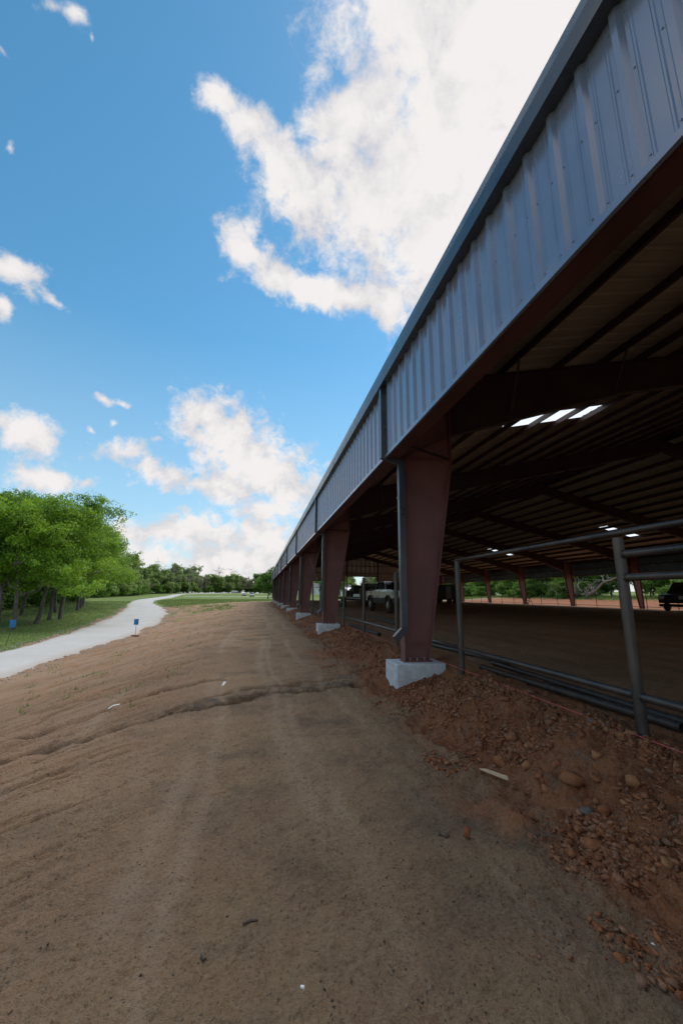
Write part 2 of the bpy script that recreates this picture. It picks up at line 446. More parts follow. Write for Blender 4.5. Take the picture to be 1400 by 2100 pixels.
# skylight: white translucent sheet
def skylight_mat():
    m = bpy.data.materials.new('translucent_sheet'); m.use_nodes = True
    nt = m.node_tree; nt.nodes.clear()
    out = nt.nodes.new('ShaderNodeOutputMaterial')
    geo = nnode(nt, 'ShaderNodeNewGeometry')
    nz = nnode(nt, 'ShaderNodeTexNoise', Scale=6.0, Detail=4); nt.links.new(geo.outputs['Position'], nz.inputs['Vector'])
    mx = nnode(nt, 'ShaderNodeMix', data_type='RGBA'); mx.inputs[6].default_value = (.86, .88, .90, 1); mx.inputs[7].default_value = (.97, .97, .97, 1)
    nt.links.new(nz.outputs[0], mx.inputs[0])
    tr = nnode(nt, 'ShaderNodeBsdfTranslucent'); nt.links.new(mx.outputs[2], tr.inputs[0])
    gl = nnode(nt, 'ShaderNodeBsdfGlossy', Roughness=0.3)
    fr = nnode(nt, 'ShaderNodeMixShader', Fac=0.04)
    nt.links.new(tr.outputs[0], fr.inputs[1]); nt.links.new(gl.outputs[0], fr.inputs[2]); nt.links.new(fr.outputs[0], out.inputs[0])
    return m
M['skylight'] = skylight_mat()
# ------------------------------------------------------------------ the lie of the land
BX0, BX1 = 2.10, 37.90          # faces of the two long fascias
BAY = 9.144
Y1 = 6.90                        # first column line in view
NB0, NB1 = -2, 8                 # column lines
YB0, YB1 = Y1 + NB0 * BAY, Y1 + NB1 * BAY
ZFLOOR = 0.385
_RY = [-60, 0, 15, 21, 26, 30.5, 36.5, 47, 56, 67.5, 80, 95, 140, 193, 235]
_RL = [-11.0, -11.1, -11.2, -11.24, -11.43, -12.0, -12.7, -14.6, -16.6, -19.7, -22.6, -26.0, -33.2, -42.0, -47.0]
_RR = [-7.9, -7.9, -7.95, -7.9, -7.4, -7.35, -7.8, -9.4, -11.8, -15.6, -18.6, -21.4, -27.0, -36.0, -41.0]
def zroad(y):
    return np.interp(y, [-60, 0, 18, 30, 45, 60, 80, 200, 300, 2000], [-1.35, -1.3, -1.2, -1.0, -0.65, -0.25, 0, 0, 1.7, 4.0])
def land(x, y):
    """smooth lie of the land"""
    zr = zroad(y)
    xr = np.interp(y, _RY, _RR)
    t = ss(0, 1, (x - (xr + 0.2)) / np.maximum(-0.9 - (xr + 0.2), 0.5))
    t = 0.75 * t + 0.25 * np.clip((x - (xr + 0.2)) / np.maximum(-0.9 - (xr + 0.2), 0.5), 0, 1)
    z = zr * (1 - t)
    far = ss(100, 150, y)
    z = z * (1 - far) + zr * far
    # arena pad, the bank of loose soil along the columns
    iny = ss(YB0 - 4, YB0 - 1, y) * (1 - ss(YB1 - 0.5, YB1 + 4, y))
    z = z + ZFLOOR * (0.8 * ss(1.95, 2.98, x) + 0.2 * ss(1.5, 3.0, x)) * iny
    z = z + (1 - iny) * ss(YB1 - 2, YB1 + 2, y) * ss(5, 16, x) * (0.38 + 1.0 * ss(88, 150, y))
    # ground climbs behind the far side
    side = ss(40, 58, x) * 0.95 + ss(58, 90, x) * 1.5
    z = z + side * (1 - ss(85, 110, y))
    return z
def gully_sets():
    g = []
    base = [(2.3, 7.35), (1.2, 7.0), (0.3, 6.62), (-0.3, 6.25), (-1.05, 5.9), (-1.75, 5.47), (-2.55, 5.12), (-3.5, 4.75), (-5.0, 4.3), (-8, 3.4)]
    g.append((base, 0.070, 0.085, 0.2))
    g.append(([(1.6, 7.5), (0.6, 7.35), (-0.2, 7.0), (-0.9, 6.25), (-1.1, 5.95)], 0.035, 0.06, 0.1))
    g.append(([(-0.6, 7.9), (-1.5, 7.3), (-2.6, 6.2), (-3.6, 5.7), (-6, 4.6)], 0.05, 0.07, 0.3))
    g.append(([(-1.6, 8.6), (-2.6, 7.6), (-3.8, 6.5), (-6, 5.0)], 0.03, 0.05, 0.5))
    g.append(([(-0.9, 10.8), (-2.2, 9.4), (-3.6, 8.2), (-6.5, 6.5)], 0.03, 0.06, 0.7))
    g.append(([(-1.2, 13.0), (-2.7, 11.6), (-4.4, 10.0), (-7, 8.3)], 0.035, 0.06, 0.9))
    for n in range(1, 9):
        y = Y1 + n * BAY
        g.append(([(2.2, y + .3), (1.0, y + .1), (-0.3, y - .5), (-1.6, y - 1.4), (-3.2, y - 3.0), (-5.2, y - 4.6), (-7.4, y - 6.4)], 0.07, 0.10, n * 1.3))
        for k in (2.6, 5.2, 7.1):
            g.append(([(-0.2, y + k), (-1.6, y + k - 1.2), (-3.4, y + k - 2.7), (-6.6, y + k - 5.0)], 0.04, 0.08, n * 2.1 + k))
    return g
GULLIES = gully_sets()
def seg_dist(x, y, pts):
    d = np.full(x.shape, 1e9)
    for (ax, ay), (bx, by) in zip(pts[:-1], pts[1:]):
        vx, vy = bx - ax, by - ay
        t = np.clip(((x - ax) * vx + (y - ay) * vy) / (vx * vx + vy * vy), 0, 1)
        d = np.minimum(d, np.hypot(x - ax - t * vx, y - ay - t * vy))
    return d
def masks(x, y):
    n1 = fbm(x * 0.9, y * 0.9, 3, 5); n2 = fbm(x * 4, y * 4, 3, 8)
    iny = ss(YB0 - 4, YB0 - 1, y) * (1 - ss(YB1 - 0.5, YB1 + 3, y))
    red = ss(1.55, 2.15, x + 0.75 * n1 + 0.3 * n2) * iny
    arena = ss(3.0, 4.2, x + 0.6 * n1) * (1 - ss(37.0, 38.0, x)) * iny
    xl = np.interp(y, _RY, _RL)
    gl = ss(-0.5, 0.2, (xl - x) - 0.25 + 0.8 * n1) * (y < 232)
    gb = np.interp(x, [-45, -24, -16, -12, -9, -5, -2, 3], [60, 60, 57, 56, 62, 75, 84, 87])
    gf = ss(-2.0, 2.0, y - gb + 9 * n1 + 4 * n2) * ((x < 3.0) | (y > 84))
    patch = ss(0.05, 0.22, n1 + 0.6 * n2 + 0.12 - np.hypot((x + 6.2) / 5, (y - 52) / 9) * 0.30)
    patch = patch * (y > 34) * (y < 70) * (x < -2.5)
    gs = ss(50, 55, x + 5 * n1)
    grass = np.clip(gl + gf + patch + gs, 0, 1)
    return red, arena, grass, n1, n2
def height(x, y, cut=None):
    x = np.asarray(x, float); y = np.asarray(y, float)
    z = land(x, y)
    red, arena, grass, n1, n2 = masks(x, y)
    loose = ss(1.45, 2.1, x + 0.5 * n1) * (1 - ss(2.95, 3.6, x + .3 * n1)) * ss(YB0 - 4, YB0, y) * (1 - ss(YB1, YB1 + 3, y))
    dirt = (1 - grass)
    # broad unevenness
    z = z + 0.05 * fbm(x * 0.35, y * 0.35, 3, 21) * (1 - 0.7 * arena)
    z = z + 0.018 * fbm(x * 1.6, y * 1.6, 3, 31) * dirt
    # heaped clay along the building
    z = z + loose * (-0.075 + 0.11 * fbm(x * 1.3 + 3, y * 1.3, 3, 41) + 0.10 * np.abs(fbm(x * 4.5, y * 4.5, 3, 43)) + 0.05 * np.abs(fbm(x * 14, y * 14, 3, 45)))
    # soil scoured from the front corner of every footing
    ky = np.round((y - Y1) / BAY); dy = y - Y1 - ky * BAY
    z = z - 0.04 * np.exp(-(((x - 2.15) / .42) ** 2 + ((dy + .25) / .55) ** 2)) * loose
    z = z - 0.27 * np.exp(-(((x - 2.80) / .50) ** 2 + ((dy + .62) / .40) ** 2)) * loose
    # slumped edge in front of the heap, nearest the camera
    ed = ss(1.70, 1.80, x + 0.28 * n1 + 0.1 * n2) - ss(1.80, 2.15, x + 0.28 * n1 + 0.1 * n2)
    z = z + 0.07 * ed * ss(-1, 1, y) * (1 - ss(7, 10, y)) * (0.6 + 1.2 * n2)
    # fine grain of the dirt, crumbs
    near = (1 - ss(9, 18, np.hypot(x, y))) 
    z = z + near * dirt * (0.015 * fbm(x * 7, y * 7, 3, 51) + 0.008 * fbm(x * 26, y * 26, 2, 53))
    cr = fbm(x * 26 + 5, y * 26, 2, 57)
    z = z + near * dirt * 0.012 * ss(0.25, 0.5, cr)
    # wash lines across the slope
    ca, sa = 0.80, 0.60
    u = x * ca + y * sa; v = -x * sa + y * ca
    u = u + 0.5 * fbm(x * .6, y * .6, 2, 61)
    slope = ss(-0.3, -2.2, x) if False else (1 - ss(-2.4, -0.2, x))
    slope = slope * dirt
    r1 = 0.5 - np.abs(fbm(u * 0.30, v * 2.6, 3, 63)); r2 = 0.5 - np.abs(fbm(u * 0.5, v * 7.5, 2, 67))
    z = z - slope * (0.055 * ss(0.38, 0.5, r1) + 0.050 * ss(0.36, 0.5, r2) * (1 - ss(15, 30, np.hypot(x, y))))
    if cut is not None:
        cut[:] = np.maximum(cut, slope * .55 * ss(.40, .5, r1) * (1 - ss(30, 60, y)))  # marks rills for darkening: their shade is painted into the soil colour
    wob = 0.16 * fbm(x * 1.7, y * 1.7, 3, 71)
    wob2 = 0.14 * fbm(x * 7.0, y * 7.0, 2, 73)
    wob3 = 0.35 * fbm(x * 1.3 + 9, y * 1.3, 3, 75)
    for pts, dep, wid, sd in GULLIES:
        xs = [p[0] for p in pts]; ys = [p[1] for p in pts]
        sel = (x > min(xs) - 1) & (x < max(xs) + 1) & (y > min(ys) - 1) & (y < max(ys) + 1)
        if not sel.any(): continue
        X, Y = x[sel], y[sel]
        d = seg_dist(X + wob[sel], Y + 1.3 * wob3[sel], pts)
        d = np.maximum(d + .5 * wob2[sel] * (d < .25), 0)
        zz = -2.3 * dep * (0.6 * ss(-1.15 * wid, -.40 * wid, -d) + .4 * np.exp(-(d / wid / 1.6) ** 2)) * (0.80 + (0.35 if sd == 0.2 else 0.9) * vnoise(X * 1.1 + sd, Y * 1.1, 77))
        zz = zz + dep * 0.22 * np.exp(-((d - 2.1 * wid) / wid) ** 2)
        z[sel] = z[sel] + zz
        if cut is not None: cut[sel] = np.maximum(cut[sel], ss(-1.5 * wid, -.4 * wid, -d))
    # tyre tracks along the building
    for tx, wd, ph in ((-1.28, .17, 0), (-0.36, .15, 1.1), (0.62, .17, 2.0), (1.22, .15, .5)):
        c = tx + 0.16 * np.sin(y * 0.35 + ph) + 0.07 * np.sin(y * 0.9 + ph) + 0.1 * fbm(y * .7 + ph, y * 0, 2, 85)
        k = np.exp(-((x - c) / wd) ** 4) * dirt * (1 - ss(40, 70, y)) * ss(-.25, .25, vnoise(x * .8 + ph, y * .45 + ph, 81)) * .8
        z = z - k * (0.009 + 0.007 * np.sin((y + 0.4 * np.abs(x - c)) * 2 * PI / 0.075) * near)
        z = z + 0.006 * np.exp(-((np.abs(x - c) - wd * 1.25) / 0.06) ** 2) * dirt * near * ss(-.2, .3, vnoise(x * .8 + ph, y * .6, 83))
    # grass and rough ground
    z = z + grass * (0.05 * fbm(x * 0.9, y * 0.9, 3, 91))
    # harrow lines on the arena floor
    z = z + arena * (0.012 * np.sin(x * 5.5 + 2.5 * fbm(x * .2, y * .2, 2, 95)) + 0.02 * fbm(x * 2.2, y * 2.2, 2, 97))
    return z
def hz(x, y):
    return float(height(np.array([x], float), np.array([y], float))[0])

def axis(lo, hi, d0, d1, smin, growth, smax):
    def walk(start, end, sign):
        out = []; p = start
        while (p - end) * sign < 0:
            out.append(p)
            dist = max(0.0, (p - d1) if sign > 0 else (d0 - p))
            p += sign * min(smax, smin + growth * dist)
        out.append(end)
        return out
    mid = (d0 + d1) / 2
    a = walk(mid, hi, 1); b = walk(mid, lo, -1)
    return np.array(b[::-1][:-1] + a)
GX = axis(-900, 900, -1.6, 3.4, 0.0155, 0.030, 40)
GY = axis(-80, 1200, 1.3, 4.6, 0.0155, 0.0165, 40)
gx, gy = np.meshgrid(GX, GY)
fx, fy = gx.ravel(), gy.ravel()
CUT = np.zeros(fx.shape)
GZ = height(fx, fy, CUT)
red, arena, grass, n1, n2 = masks(fx, fy)
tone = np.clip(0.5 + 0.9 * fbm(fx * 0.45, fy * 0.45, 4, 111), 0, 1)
dry = (1 - ss(-3.2, 0.4, fx + 1.2 * n1)) * (1 - grass)  # left slope: drier clay, its sunlit paleness also put into the colour
WASH = np.exp(-(seg_dist(fx + .3 * n2, fy + .4 * n1, GULLIES[0][0][:5]) / .34) ** 2) * (1 - red)
TRACK = np.zeros(fx.shape)
for _tx, _w, _ph in ((-.75, .10, 0.3), (-.55, .07, 0.5), (.35, .09, 1.7), (.52, .06, 1.6), (-1.9, .1, 2.2), (1.15, .08, 0.9)):
    _c = _tx + .18 * np.sin(fy * .3 + _ph) + .05 * fbm(fx * 5, fy * 5, 2, 147) + .15 * fbm(fy * .5 + _ph, fy * 0, 2, 141)
    TRACK = np.maximum(TRACK, np.exp(-((fx - _c) / _w) ** 2) * ss(-.2, .25, fbm(fx * 1.2 + _ph, fy * .6, 3, 143)))
TRACK = TRACK * (1 - grass) * (1 - red)
nx, ny = len(GX), len(GY)
ii = np.arange(nx * ny).reshape(ny, nx)
F = np.stack([ii[:-1, :-1], ii[:-1, 1:], ii[1:, 1:], ii[1:, :-1]], -1).reshape(-1, 4)

def ground_mat():
    m, nt, b = mat_base('ground_soil')
    L = nt.links.new
    def attr(n): return nnode(nt, 'ShaderNodeAttribute', attribute_name=n).outputs['Fac']
    geo = nnode(nt, 'ShaderNodeNewGeometry'); P = geo.outputs['Position']
    def noise(s, d=4, r=.6, dist=0):
        n = nnode(nt, 'ShaderNodeTexNoise', Scale=s, Detail=d, Roughness=r, Distortion=dist); L(P, n.inputs['Vector']); return n.outputs[0]
    def rng(v, a, b_, c=0., d=1.):
        n = nnode(nt, 'ShaderNodeMapRange'); n.inputs['From Min'].default_value = a; n.inputs['From Max'].default_value = b_
        n.inputs['To Min'].default_value = c; n.inputs['To Max'].default_value = d; L(v, n.inputs['Value']); return n.outputs[0]
    def mix(f, a, c, blend='MIX'):
        n = nnode(nt, 'ShaderNodeMix', data_type='RGBA', blend_type=blend)
        if isinstance(f, float): n.inputs[0].default_value = f
        else: L(f, n.inputs[0])
        for i, q in ((6, a), (7, c)):
            if isinstance(q, tuple): n.inputs[i].default_value = (*q, 1)
            else: L(q, n.inputs[i])
        return n.outputs[2]
    def mth(op, a, c, clamp=True):
        n = nnode(nt, 'ShaderNodeMath', operation=op, use_clamp=clamp)
        for i, q in enumerate((a, c)):
            if isinstance(q, (int, float)): n.inputs[i].default_value = q
            else: L(q, n.inputs[i])
        return n.outputs[0]
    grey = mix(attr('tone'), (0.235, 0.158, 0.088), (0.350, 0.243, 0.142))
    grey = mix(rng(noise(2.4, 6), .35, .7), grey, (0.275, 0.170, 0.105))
    dry_lit = mix(attr('tone'), (0.29, 0.180, 0.112), (0.39, 0.255, 0.165))  # paler tan of dry clay with sunlight painted in
    dry_lit = mix(rng(noise(0.8, 5), .45, .7), dry_lit, (0.35, 0.195, 0.105))
    soil = mix(attr('dry'), grey, dry_lit)
    redc = mix(rng(noise(1.7, 6), .35, .65), (0.250, 0.086, 0.036), (0.365, 0.145, 0.064))
    redc = mix(rng(noise(6.0, 4), .55, .75), redc, (0.19, 0.135, 0.095))
    moist = mix(rng(noise(1.1, 6, .68), .47, .64, 0, .9), soil, (0.165, 0.112, 0.076))
    moist = mix(rng(noise(1.9, 6, .7), .60, .74, 0, .7), moist, (0.250, 0.118, 0.066))
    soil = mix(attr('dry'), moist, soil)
    soil = mix(mth('MULTIPLY', attr('track'), .5), soil, (0.40, 0.285, 0.195))
    soil = mix(mth('MULTIPLY', attr('wash'), rng(noise(5, 5, .7), .38, .6)), soil, (0.115, 0.088, 0.068))
    soil = mix(mth('MULTIPLY', attr('cut'), .75), soil, (0.13, 0.078, 0.045))  # darkens gullies and rills; the rill shading is put into the colour
    soil = mix(attr('red'), soil, redc)
    floor = mix(rng(noise(0.35, 5), .35, .65), (0.350, 0.172, 0.088), (0.460, 0.250, 0.140))
    soil = mix(attr('arena'), soil, floor)
    # grains: dark and pale crumbs at two sizes
    g1 = noise(55, 3, .7); g2 = noise(210, 2, .6)
    soil = mix(rng(g1, .54, .70, 0, .6), soil, (0.055, 0.043, 0.036))
    soil = mix(rng(g1, .47, .31, 0, .6), soil, mix(0.5, soil, (0.42, 0.33, 0.25)))
    soil = mix(rng(g2, .60, .70, 0, .5), soil, (0.05, 0.04, 0.035))
    vo = nnode(nt, 'ShaderNodeTexVoronoi', Scale=38.0); L(P, vo.inputs['Vector'])
    sepc = nnode(nt, 'ShaderNodeSeparateColor'); L(vo.outputs['Color'], sepc.inputs[0])
    pick = mth('MULTIPLY', rng(sepc.outputs[0], .90, .92), rng(vo.outputs['Distance'], .24, .14))
    peb = mix(sepc.outputs[1], (0.33, 0.24, 0.15), (0.06, 0.06, 0.065))
    soil = mix(pick, soil, peb)
    # turf
    gr = mix(rng(noise(0.22, 6, .65), .36, .64), (0.105, 0.170, 0.036), (0.225, 0.265, 0.085))
    gr = mix(rng(noise(1.1, 6, .7), .58, .80), gr, (0.29, 0.26, 0.14))
    gr = mix(rng(noise(9, 5, .7), .35, .75), gr, mix(0.4, gr, (0.04, 0.075, 0.016)))
    gm = mth('ADD', attr('grass'), mth('MULTIPLY', mth('SUBTRACT', noise(3.5, 6, .7), 0.5, False), 0.9, False), True)
    gm = mth('MULTIPLY', rng(gm, .38, .58), rng(attr('grass'), .02, .2))
    col = mix(gm, soil, gr)
    L(col, b.inputs['Base Color'])
    b.inputs['Roughness'].default_value = 0.95; b.inputs['Specular IOR Level'].default_value = 0.18
    h1 = mth('ADD', mth('MULTIPLY', g1, 1.0, False), mth('MULTIPLY', g2, 0.55, False), False)
    h1 = mth('ADD', h1, mth('MULTIPLY', noise(14, 4, .65), 1.3, False), False)
    h1 = mth('ADD', h1, mth('MULTIPLY', pick, .7, False), False)
    bp = nnode(nt, 'ShaderNodeBump', Strength=1.0, Distance=0.02); L(h1, bp.inputs['Height']); L(bp.outputs[0], b.inputs['Normal'])
    return m
M['ground'] = ground_mat()
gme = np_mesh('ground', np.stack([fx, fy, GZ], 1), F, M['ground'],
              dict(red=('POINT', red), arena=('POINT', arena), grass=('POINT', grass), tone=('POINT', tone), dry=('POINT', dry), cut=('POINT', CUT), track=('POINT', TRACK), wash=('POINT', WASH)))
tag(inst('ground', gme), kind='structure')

# ------------------------------------------------------------------ gravel road and its spur
def road_mat():
    m, nt, b = mat_base('crushed_limestone')
    L = nt.links.new
    geo = nnode(nt, 'ShaderNodeNewGeometry'); P = geo.outputs['Position']
    at = nnode(nt, 'ShaderNodeAttribute', attribute_name='across').outputs['Fac']
    n1 = nnode(nt, 'ShaderNodeTexNoise', Scale=0.5, Detail=7, Roughness=.65); L(P, n1.inputs['Vector'])
    n2 = nnode(nt, 'ShaderNodeTexNoise', Scale=60, Detail=3, Roughness=.7); L(P, n2.inputs['Vector'])
    mx = nnode(nt, 'ShaderNodeMix', data_type='RGBA'); L(n1.outputs[0], mx.inputs[0])
    mx.inputs[6].default_value = (.40, .38, .36, 1); mx.inputs[7].default_value = (.57, .55, .53, 1)
    wv = nnode(nt, 'ShaderNodeMapRange'); wv.inputs['From Min'].default_value = .62; wv.inputs['From Max'].default_value = 1.0
    L(at, wv.inputs['Value'])
    ed = nnode(nt, 'ShaderNodeMath', operation='MULTIPLY', use_clamp=True); L(wv.outputs[0], ed.inputs[0]); L(n1.outputs[0], ed.inputs[1])
    m2 = nnode(nt, 'ShaderNodeMix', data_type='RGBA'); L(ed.outputs[0], m2.inputs[0]); L(mx.outputs[2], m2.inputs[6]); m2.inputs[7].default_value = (.33, .25, .18, 1)
    sp = nnode(nt, 'ShaderNodeMapRange'); sp.inputs['From Min'].default_value = .55; sp.inputs['From Max'].default_value = .75; sp.inputs['To Max'].default_value = .45
    L(n2.outputs[0], sp.inputs['Value'])
    m3 = nnode(nt, 'ShaderNodeMix', data_type='RGBA'); L(sp.outputs[0], m3.inputs[0]); L(m2.outputs[2], m3.inputs[6]); m3.inputs[7].default_value = (.25, .24, .24, 1)
    L(m3.outputs[2], b.inputs['Base Color']); b.inputs['Roughness'].default_value = .95; b.inputs['Specular IOR Level'].default_value = .2
    bp = nnode(nt, 'ShaderNodeBump', Strength=.6, Distance=.02); L(n2.outputs[0], bp.inputs['Height']); L(bp.outputs[0], b.inputs['Normal'])
    return m
M['road'] = road_mat()
def road_sheet(name, left, right, n, thick=0.05):
    left = np.array(left, float); right = np.array(right, float)
    t0 = np.linspace(0, 1, len(left)); t = np.linspace(0, 1, n)
    l = np.stack([np.interp(t, t0, left[:, i]) for i in (0, 1)], 1); r = np.stack([np.interp(t, t0, right[:, i]) for i in (0, 1)], 1)
    for a in (l, r):
        for _ in range(int(n / len(left) * .6)):
            a[1:-1] = (a[:-2] + 2 * a[1:-1] + a[2:]) / 4
    K = 13
    s = np.linspace(0, 1, K)
    P = l[:, None, :] * (1 - s)[None, :, None] + r[:, None, :] * s[None, :, None]
    d = (r - l) / np.maximum(np.linalg.norm(r - l, axis=1, keepdims=True), 1e-6)
    wob = 0.42 * fbm(P[..., 0] * .7, P[..., 1] * .7, 5, 131)
    edge = np.abs(2 * s - 1)[None, :]
    P = P + d[:, None, :] * (wob * edge ** 3)[..., None]
    z = land(P[..., 0], P[..., 1])
    zr = zroad(P[..., 1])
    z = zr * 0.6 + z * 0.4
    crown = (1 - edge ** 2) * 0.06 + 0.035 - 0.09 * edge ** 6
    rut = -0.025 * (np.exp(-((s - .3) / .07) ** 2) + np.exp(-((s - .7) / .07) ** 2))[None, :]
    z = np.maximum(z, 0 * z + land(P[..., 0], P[..., 1]) - 0.01) + crown + rut + 0.012 * fbm(P[..., 0] * 1.5, P[..., 1] * 1.5, 3, 133)
    V = np.concatenate([P, z[..., None]], -1).reshape(-1, 3)
    q = np.arange(n * K).reshape(n, K)
    Fq = np.stack([q[:-1, :-1], q[:-1, 1:], q[1:, 1:], q[1:, :-1]], -1).reshape(-1, 4)
    me = np_mesh(name, V, Fq, M['road'], dict(across=('POINT', np.broadcast_to(edge, (n, K)).ravel())))
    return tag(inst(name, me), kind='structure')
Lp = [(a, y) for a, y in zip(_RL, _RY)] + [(-47.0, 262), (-38, 290), (-25, 312), (0, 335)]
Rp = [(a, y) for a, y in zip(_RR, _RY)] + [(-41.2, 250), (-34, 272), (-22, 298), (2, 322)]
road_sheet('gravel_road', Lp, Rp, 420)
road_sheet('gravel_driveway', [(-34, 196.5), (-20, 199), (-8, 205), (6, 214)], [(-33, 192), (-19, 194.5), (-6, 200), (8, 209)], 60)

# ------------------------------------------------------------------ loose stuff on the ground
ICO = None
def ico(sub):
    bm = bmesh.new(); bmesh.ops.create_icosphere(bm, subdivisions=sub, radius=1.0)
    v = np.array([x.co[:] for x in bm.verts]); f = np.array([[l.vert.index for l in fa.loops] for fa in bm.faces]); bm.free()
    return v, f
ICO1, ICO2 = ico(1), ico(2)
def chunk(seed, npt):
    r = np.random.RandomState(seed)
    p = r.normal(size=(npt, 3)); p /= np.linalg.norm(p, axis=1, keepdims=True)
    p *= r.uniform(.72, 1.15, (npt, 1))
    bm = bmesh.new()
    for q in p: bm.verts.new(q)
    bmesh.ops.convex_hull(bm, input=bm.verts)
    bmesh.ops.delete(bm, geom=[v for v in bm.verts if not v.link_faces], context='VERTS')
    bm.verts.index_update()
    bmesh.ops.triangulate(bm, faces=bm.faces)
    v = np.array([x.co[:] for x in bm.verts]); f = np.array([[l.vert.index for l in fa.loops] for fa in bm.faces]); bm.free()
    return v, f
CHUNKS = [chunk(900 + i, 7 + i % 3) for i in range(10)]
BIGCHUNKS = [chunk(950 + i, 10 + i % 4) for i in range(10)]
def stones(name, mat, X, Y, R_, seed, bases=None, sink=0.3, flat=0.7):
    """many broken pieces in one mesh, each turned at random and bedded in the ground"""
    rs = np.random.RandomState(seed)
    bases = bases or CHUNKS
    Z = height(X, Y); which = rs.randint(0, len(bases), len(X))
    VV, FF, TT, b = [], [], [], 0
    for w, (bv, bf) in enumerate(bases):
        s = which == w; n = int(s.sum()); k = len(bv)
        if n == 0: continue
        Q = np.linalg.qr(rs.normal(size=(n, 3, 3)))[0]
        sc = np.stack([rs.uniform(.8, 1.5, n), rs.uniform(.65, 1.1, n), rs.uniform(.5, .95, n)], 1)
        v = bv[None] * (1 + rs.uniform(-.12, .12, (n, k, 1))) * sc[:, None, :]
        v = np.einsum('nij,nkj->nki', Q, v)
        v[..., 2] *= flat
        r = R_[s]
        v = v * r[:, None, None]
        v[..., 0] += X[s][:, None]; v[..., 1] += Y[s][:, None]; v[..., 2] += (Z[s] + r * (flat - sink * 1.6) * .5)[:, None]
        VV.append(v.reshape(-1, 3)); FF.append((bf[None] + (np.arange(n) * k)[:, None, None]).reshape(-1, 3) + b); b += n * k
        TT.append(np.repeat(rs.uniform(0, 1, n), k))
    me = np_mesh(name, np.concatenate(VV), np.concatenate(FF), mat, dict(tint=('POINT', np.concatenate(TT))), smooth=False)
    return inst(name, me)
def clod_mat(name, cols, bump=0.6):
    m, nt, b = mat_base(name); L = nt.links.new
    at = nnode(nt, 'ShaderNodeAttribute', attribute_name='tint')
    cr = nnode(nt, 'ShaderNodeValToRGB'); L(at.outputs['Fac'], cr.inputs[0])
    el = cr.color_ramp.elements
    el[0].position = 0; el[0].color = (*cols[0], 1); el[1].position = 1; el[1].color = (*cols[-1], 1)
    for i, c in enumerate(cols[1:-1]):
        e = el.new((i + 1) / (len(cols) - 1)); e.color = (*c, 1)
    geo = nnode(nt, 'ShaderNodeNewGeometry')
    n = nnode(nt, 'ShaderNodeTexNoise', Scale=40.0, Detail=5, Roughness=.65); L(geo.outputs['Position'], n.inputs['Vector'])
    mx = nnode(nt, 'ShaderNodeMix', data_type='RGBA', blend_type='MULTIPLY'); mx.inputs[0].default_value = 0.75
    mr = nnode(nt, 'ShaderNodeMapRange'); mr.inputs['From Min'].default_value = .3; mr.inputs['From Max'].default_value = .7; mr.inputs['To Min'].default_value = .55; mr.inputs['To Max'].default_value = 1.25
    L(n.outputs[0], mr.inputs['Value']); L(cr.outputs[0], mx.inputs[6]); L(mr.outputs[0], mx.inputs[7])
    L(mx.outputs[2], b.inputs['Base Color']); b.inputs['Roughness'].default_value = .95; b.inputs['Specular IOR Level'].default_value = .15
    bp = nnode(nt, 'ShaderNodeBump', Strength=bump, Distance=.01); L(n.outputs[0], bp.inputs['Height']); L(bp.outputs[0], b.inputs['Normal'])
    return m
M['clod'] = clod_mat('clay_clod', [(.23, .083, .038), (.33, .130, .060), (.25, .092, .044), (.37, .17, .08), (.29, .16, .10), (.31, .115, .052), (.24, .14, .09)])
M['pebble'] = clod_mat('pebbles', [(.10, .075, .055), (.07, .055, .045), (.17, .11, .07), (.06, .055, .055), (.24, .16, .085), (.12, .085, .06), (.34, .30, .25), (.20, .09, .05), (.28, .2, .12)])
M['limestone'] = clod_mat('limestone_chips', [(.42, .40, .38), (.55, .53, .5), (.36, .30, .25), (.5, .49, .48)])
M['greystone'] = simple('grey_stone', (0.125, 0.105, 0.088), 0.85, 0, .25, 25, .3, 60)
rs = np.random.RandomState(5)
def scatter(n, x0, x1, y0, y1, pdf, rmin, rmax, power, seed):
    r = np.random.RandomState(seed)
    X = r.uniform(x0, x1, n * 4); 
    Y = y0 * (y1 / y0) ** r.uniform(0, 1, n * 4) if y0 > 0 else r.uniform(y0, y1, n * 4)
    keep = r.uniform(0, 1, n * 4) < pdf(X, Y)
    X, Y = X[keep][:n], Y[keep][:n]
    Rr = rmin * (rmax / rmin) ** (r.uniform(0, 1, len(X)) ** power)
    return X, Y, Rr
def p_heap(x, y):
    n = fbm(x * 1.1, y * 1.1, 3, 5); c = fbm(x * 1.6, y * 1.6, 2, 207)
    ok = ~((np.abs(y - Y1) < .31) & (x > 2.24) & (x < 3.10))
    return ss(1.62, 2.05, x + .75 * n) * (1 - ss(2.75, 3.25, x)) * ss(-.25, .35, c + .1) * ok
X, Y, Rr = scatter(26000, 1.3, 3.3, 1.2, 12, p_heap, .005, .042, 1.9, 21)
tag(stones('clay_clods', M['clod'], X, Y, Rr, 22), kind='stuff')
X, Y, Rr = scatter(7000, .5, 2.4, 1.25, 10, lambda x, y: np.exp(-((x - 1.85) / .42) ** 2) * ss(-.25, .2, fbm(x * 4, y * 4, 3, 311)), .003, .013, 2.2, 35)
tag(stones('spilled_crumbs', M['clod'], X, Y, Rr, 36), kind='stuff')
X, Y, Rr = scatter(300, 1.6, 3.0, 1.6, 7.0, lambda x, y: p_heap(x, y) * ss(.0, .25, fbm(x * 1.6, y * 1.6, 2, 207)), .03, .062, 1.6, 23)
tag(stones('clay_lumps', M['clod'], X, Y, Rr, 24, BIGCHUNKS, .28, .8), kind='stuff')
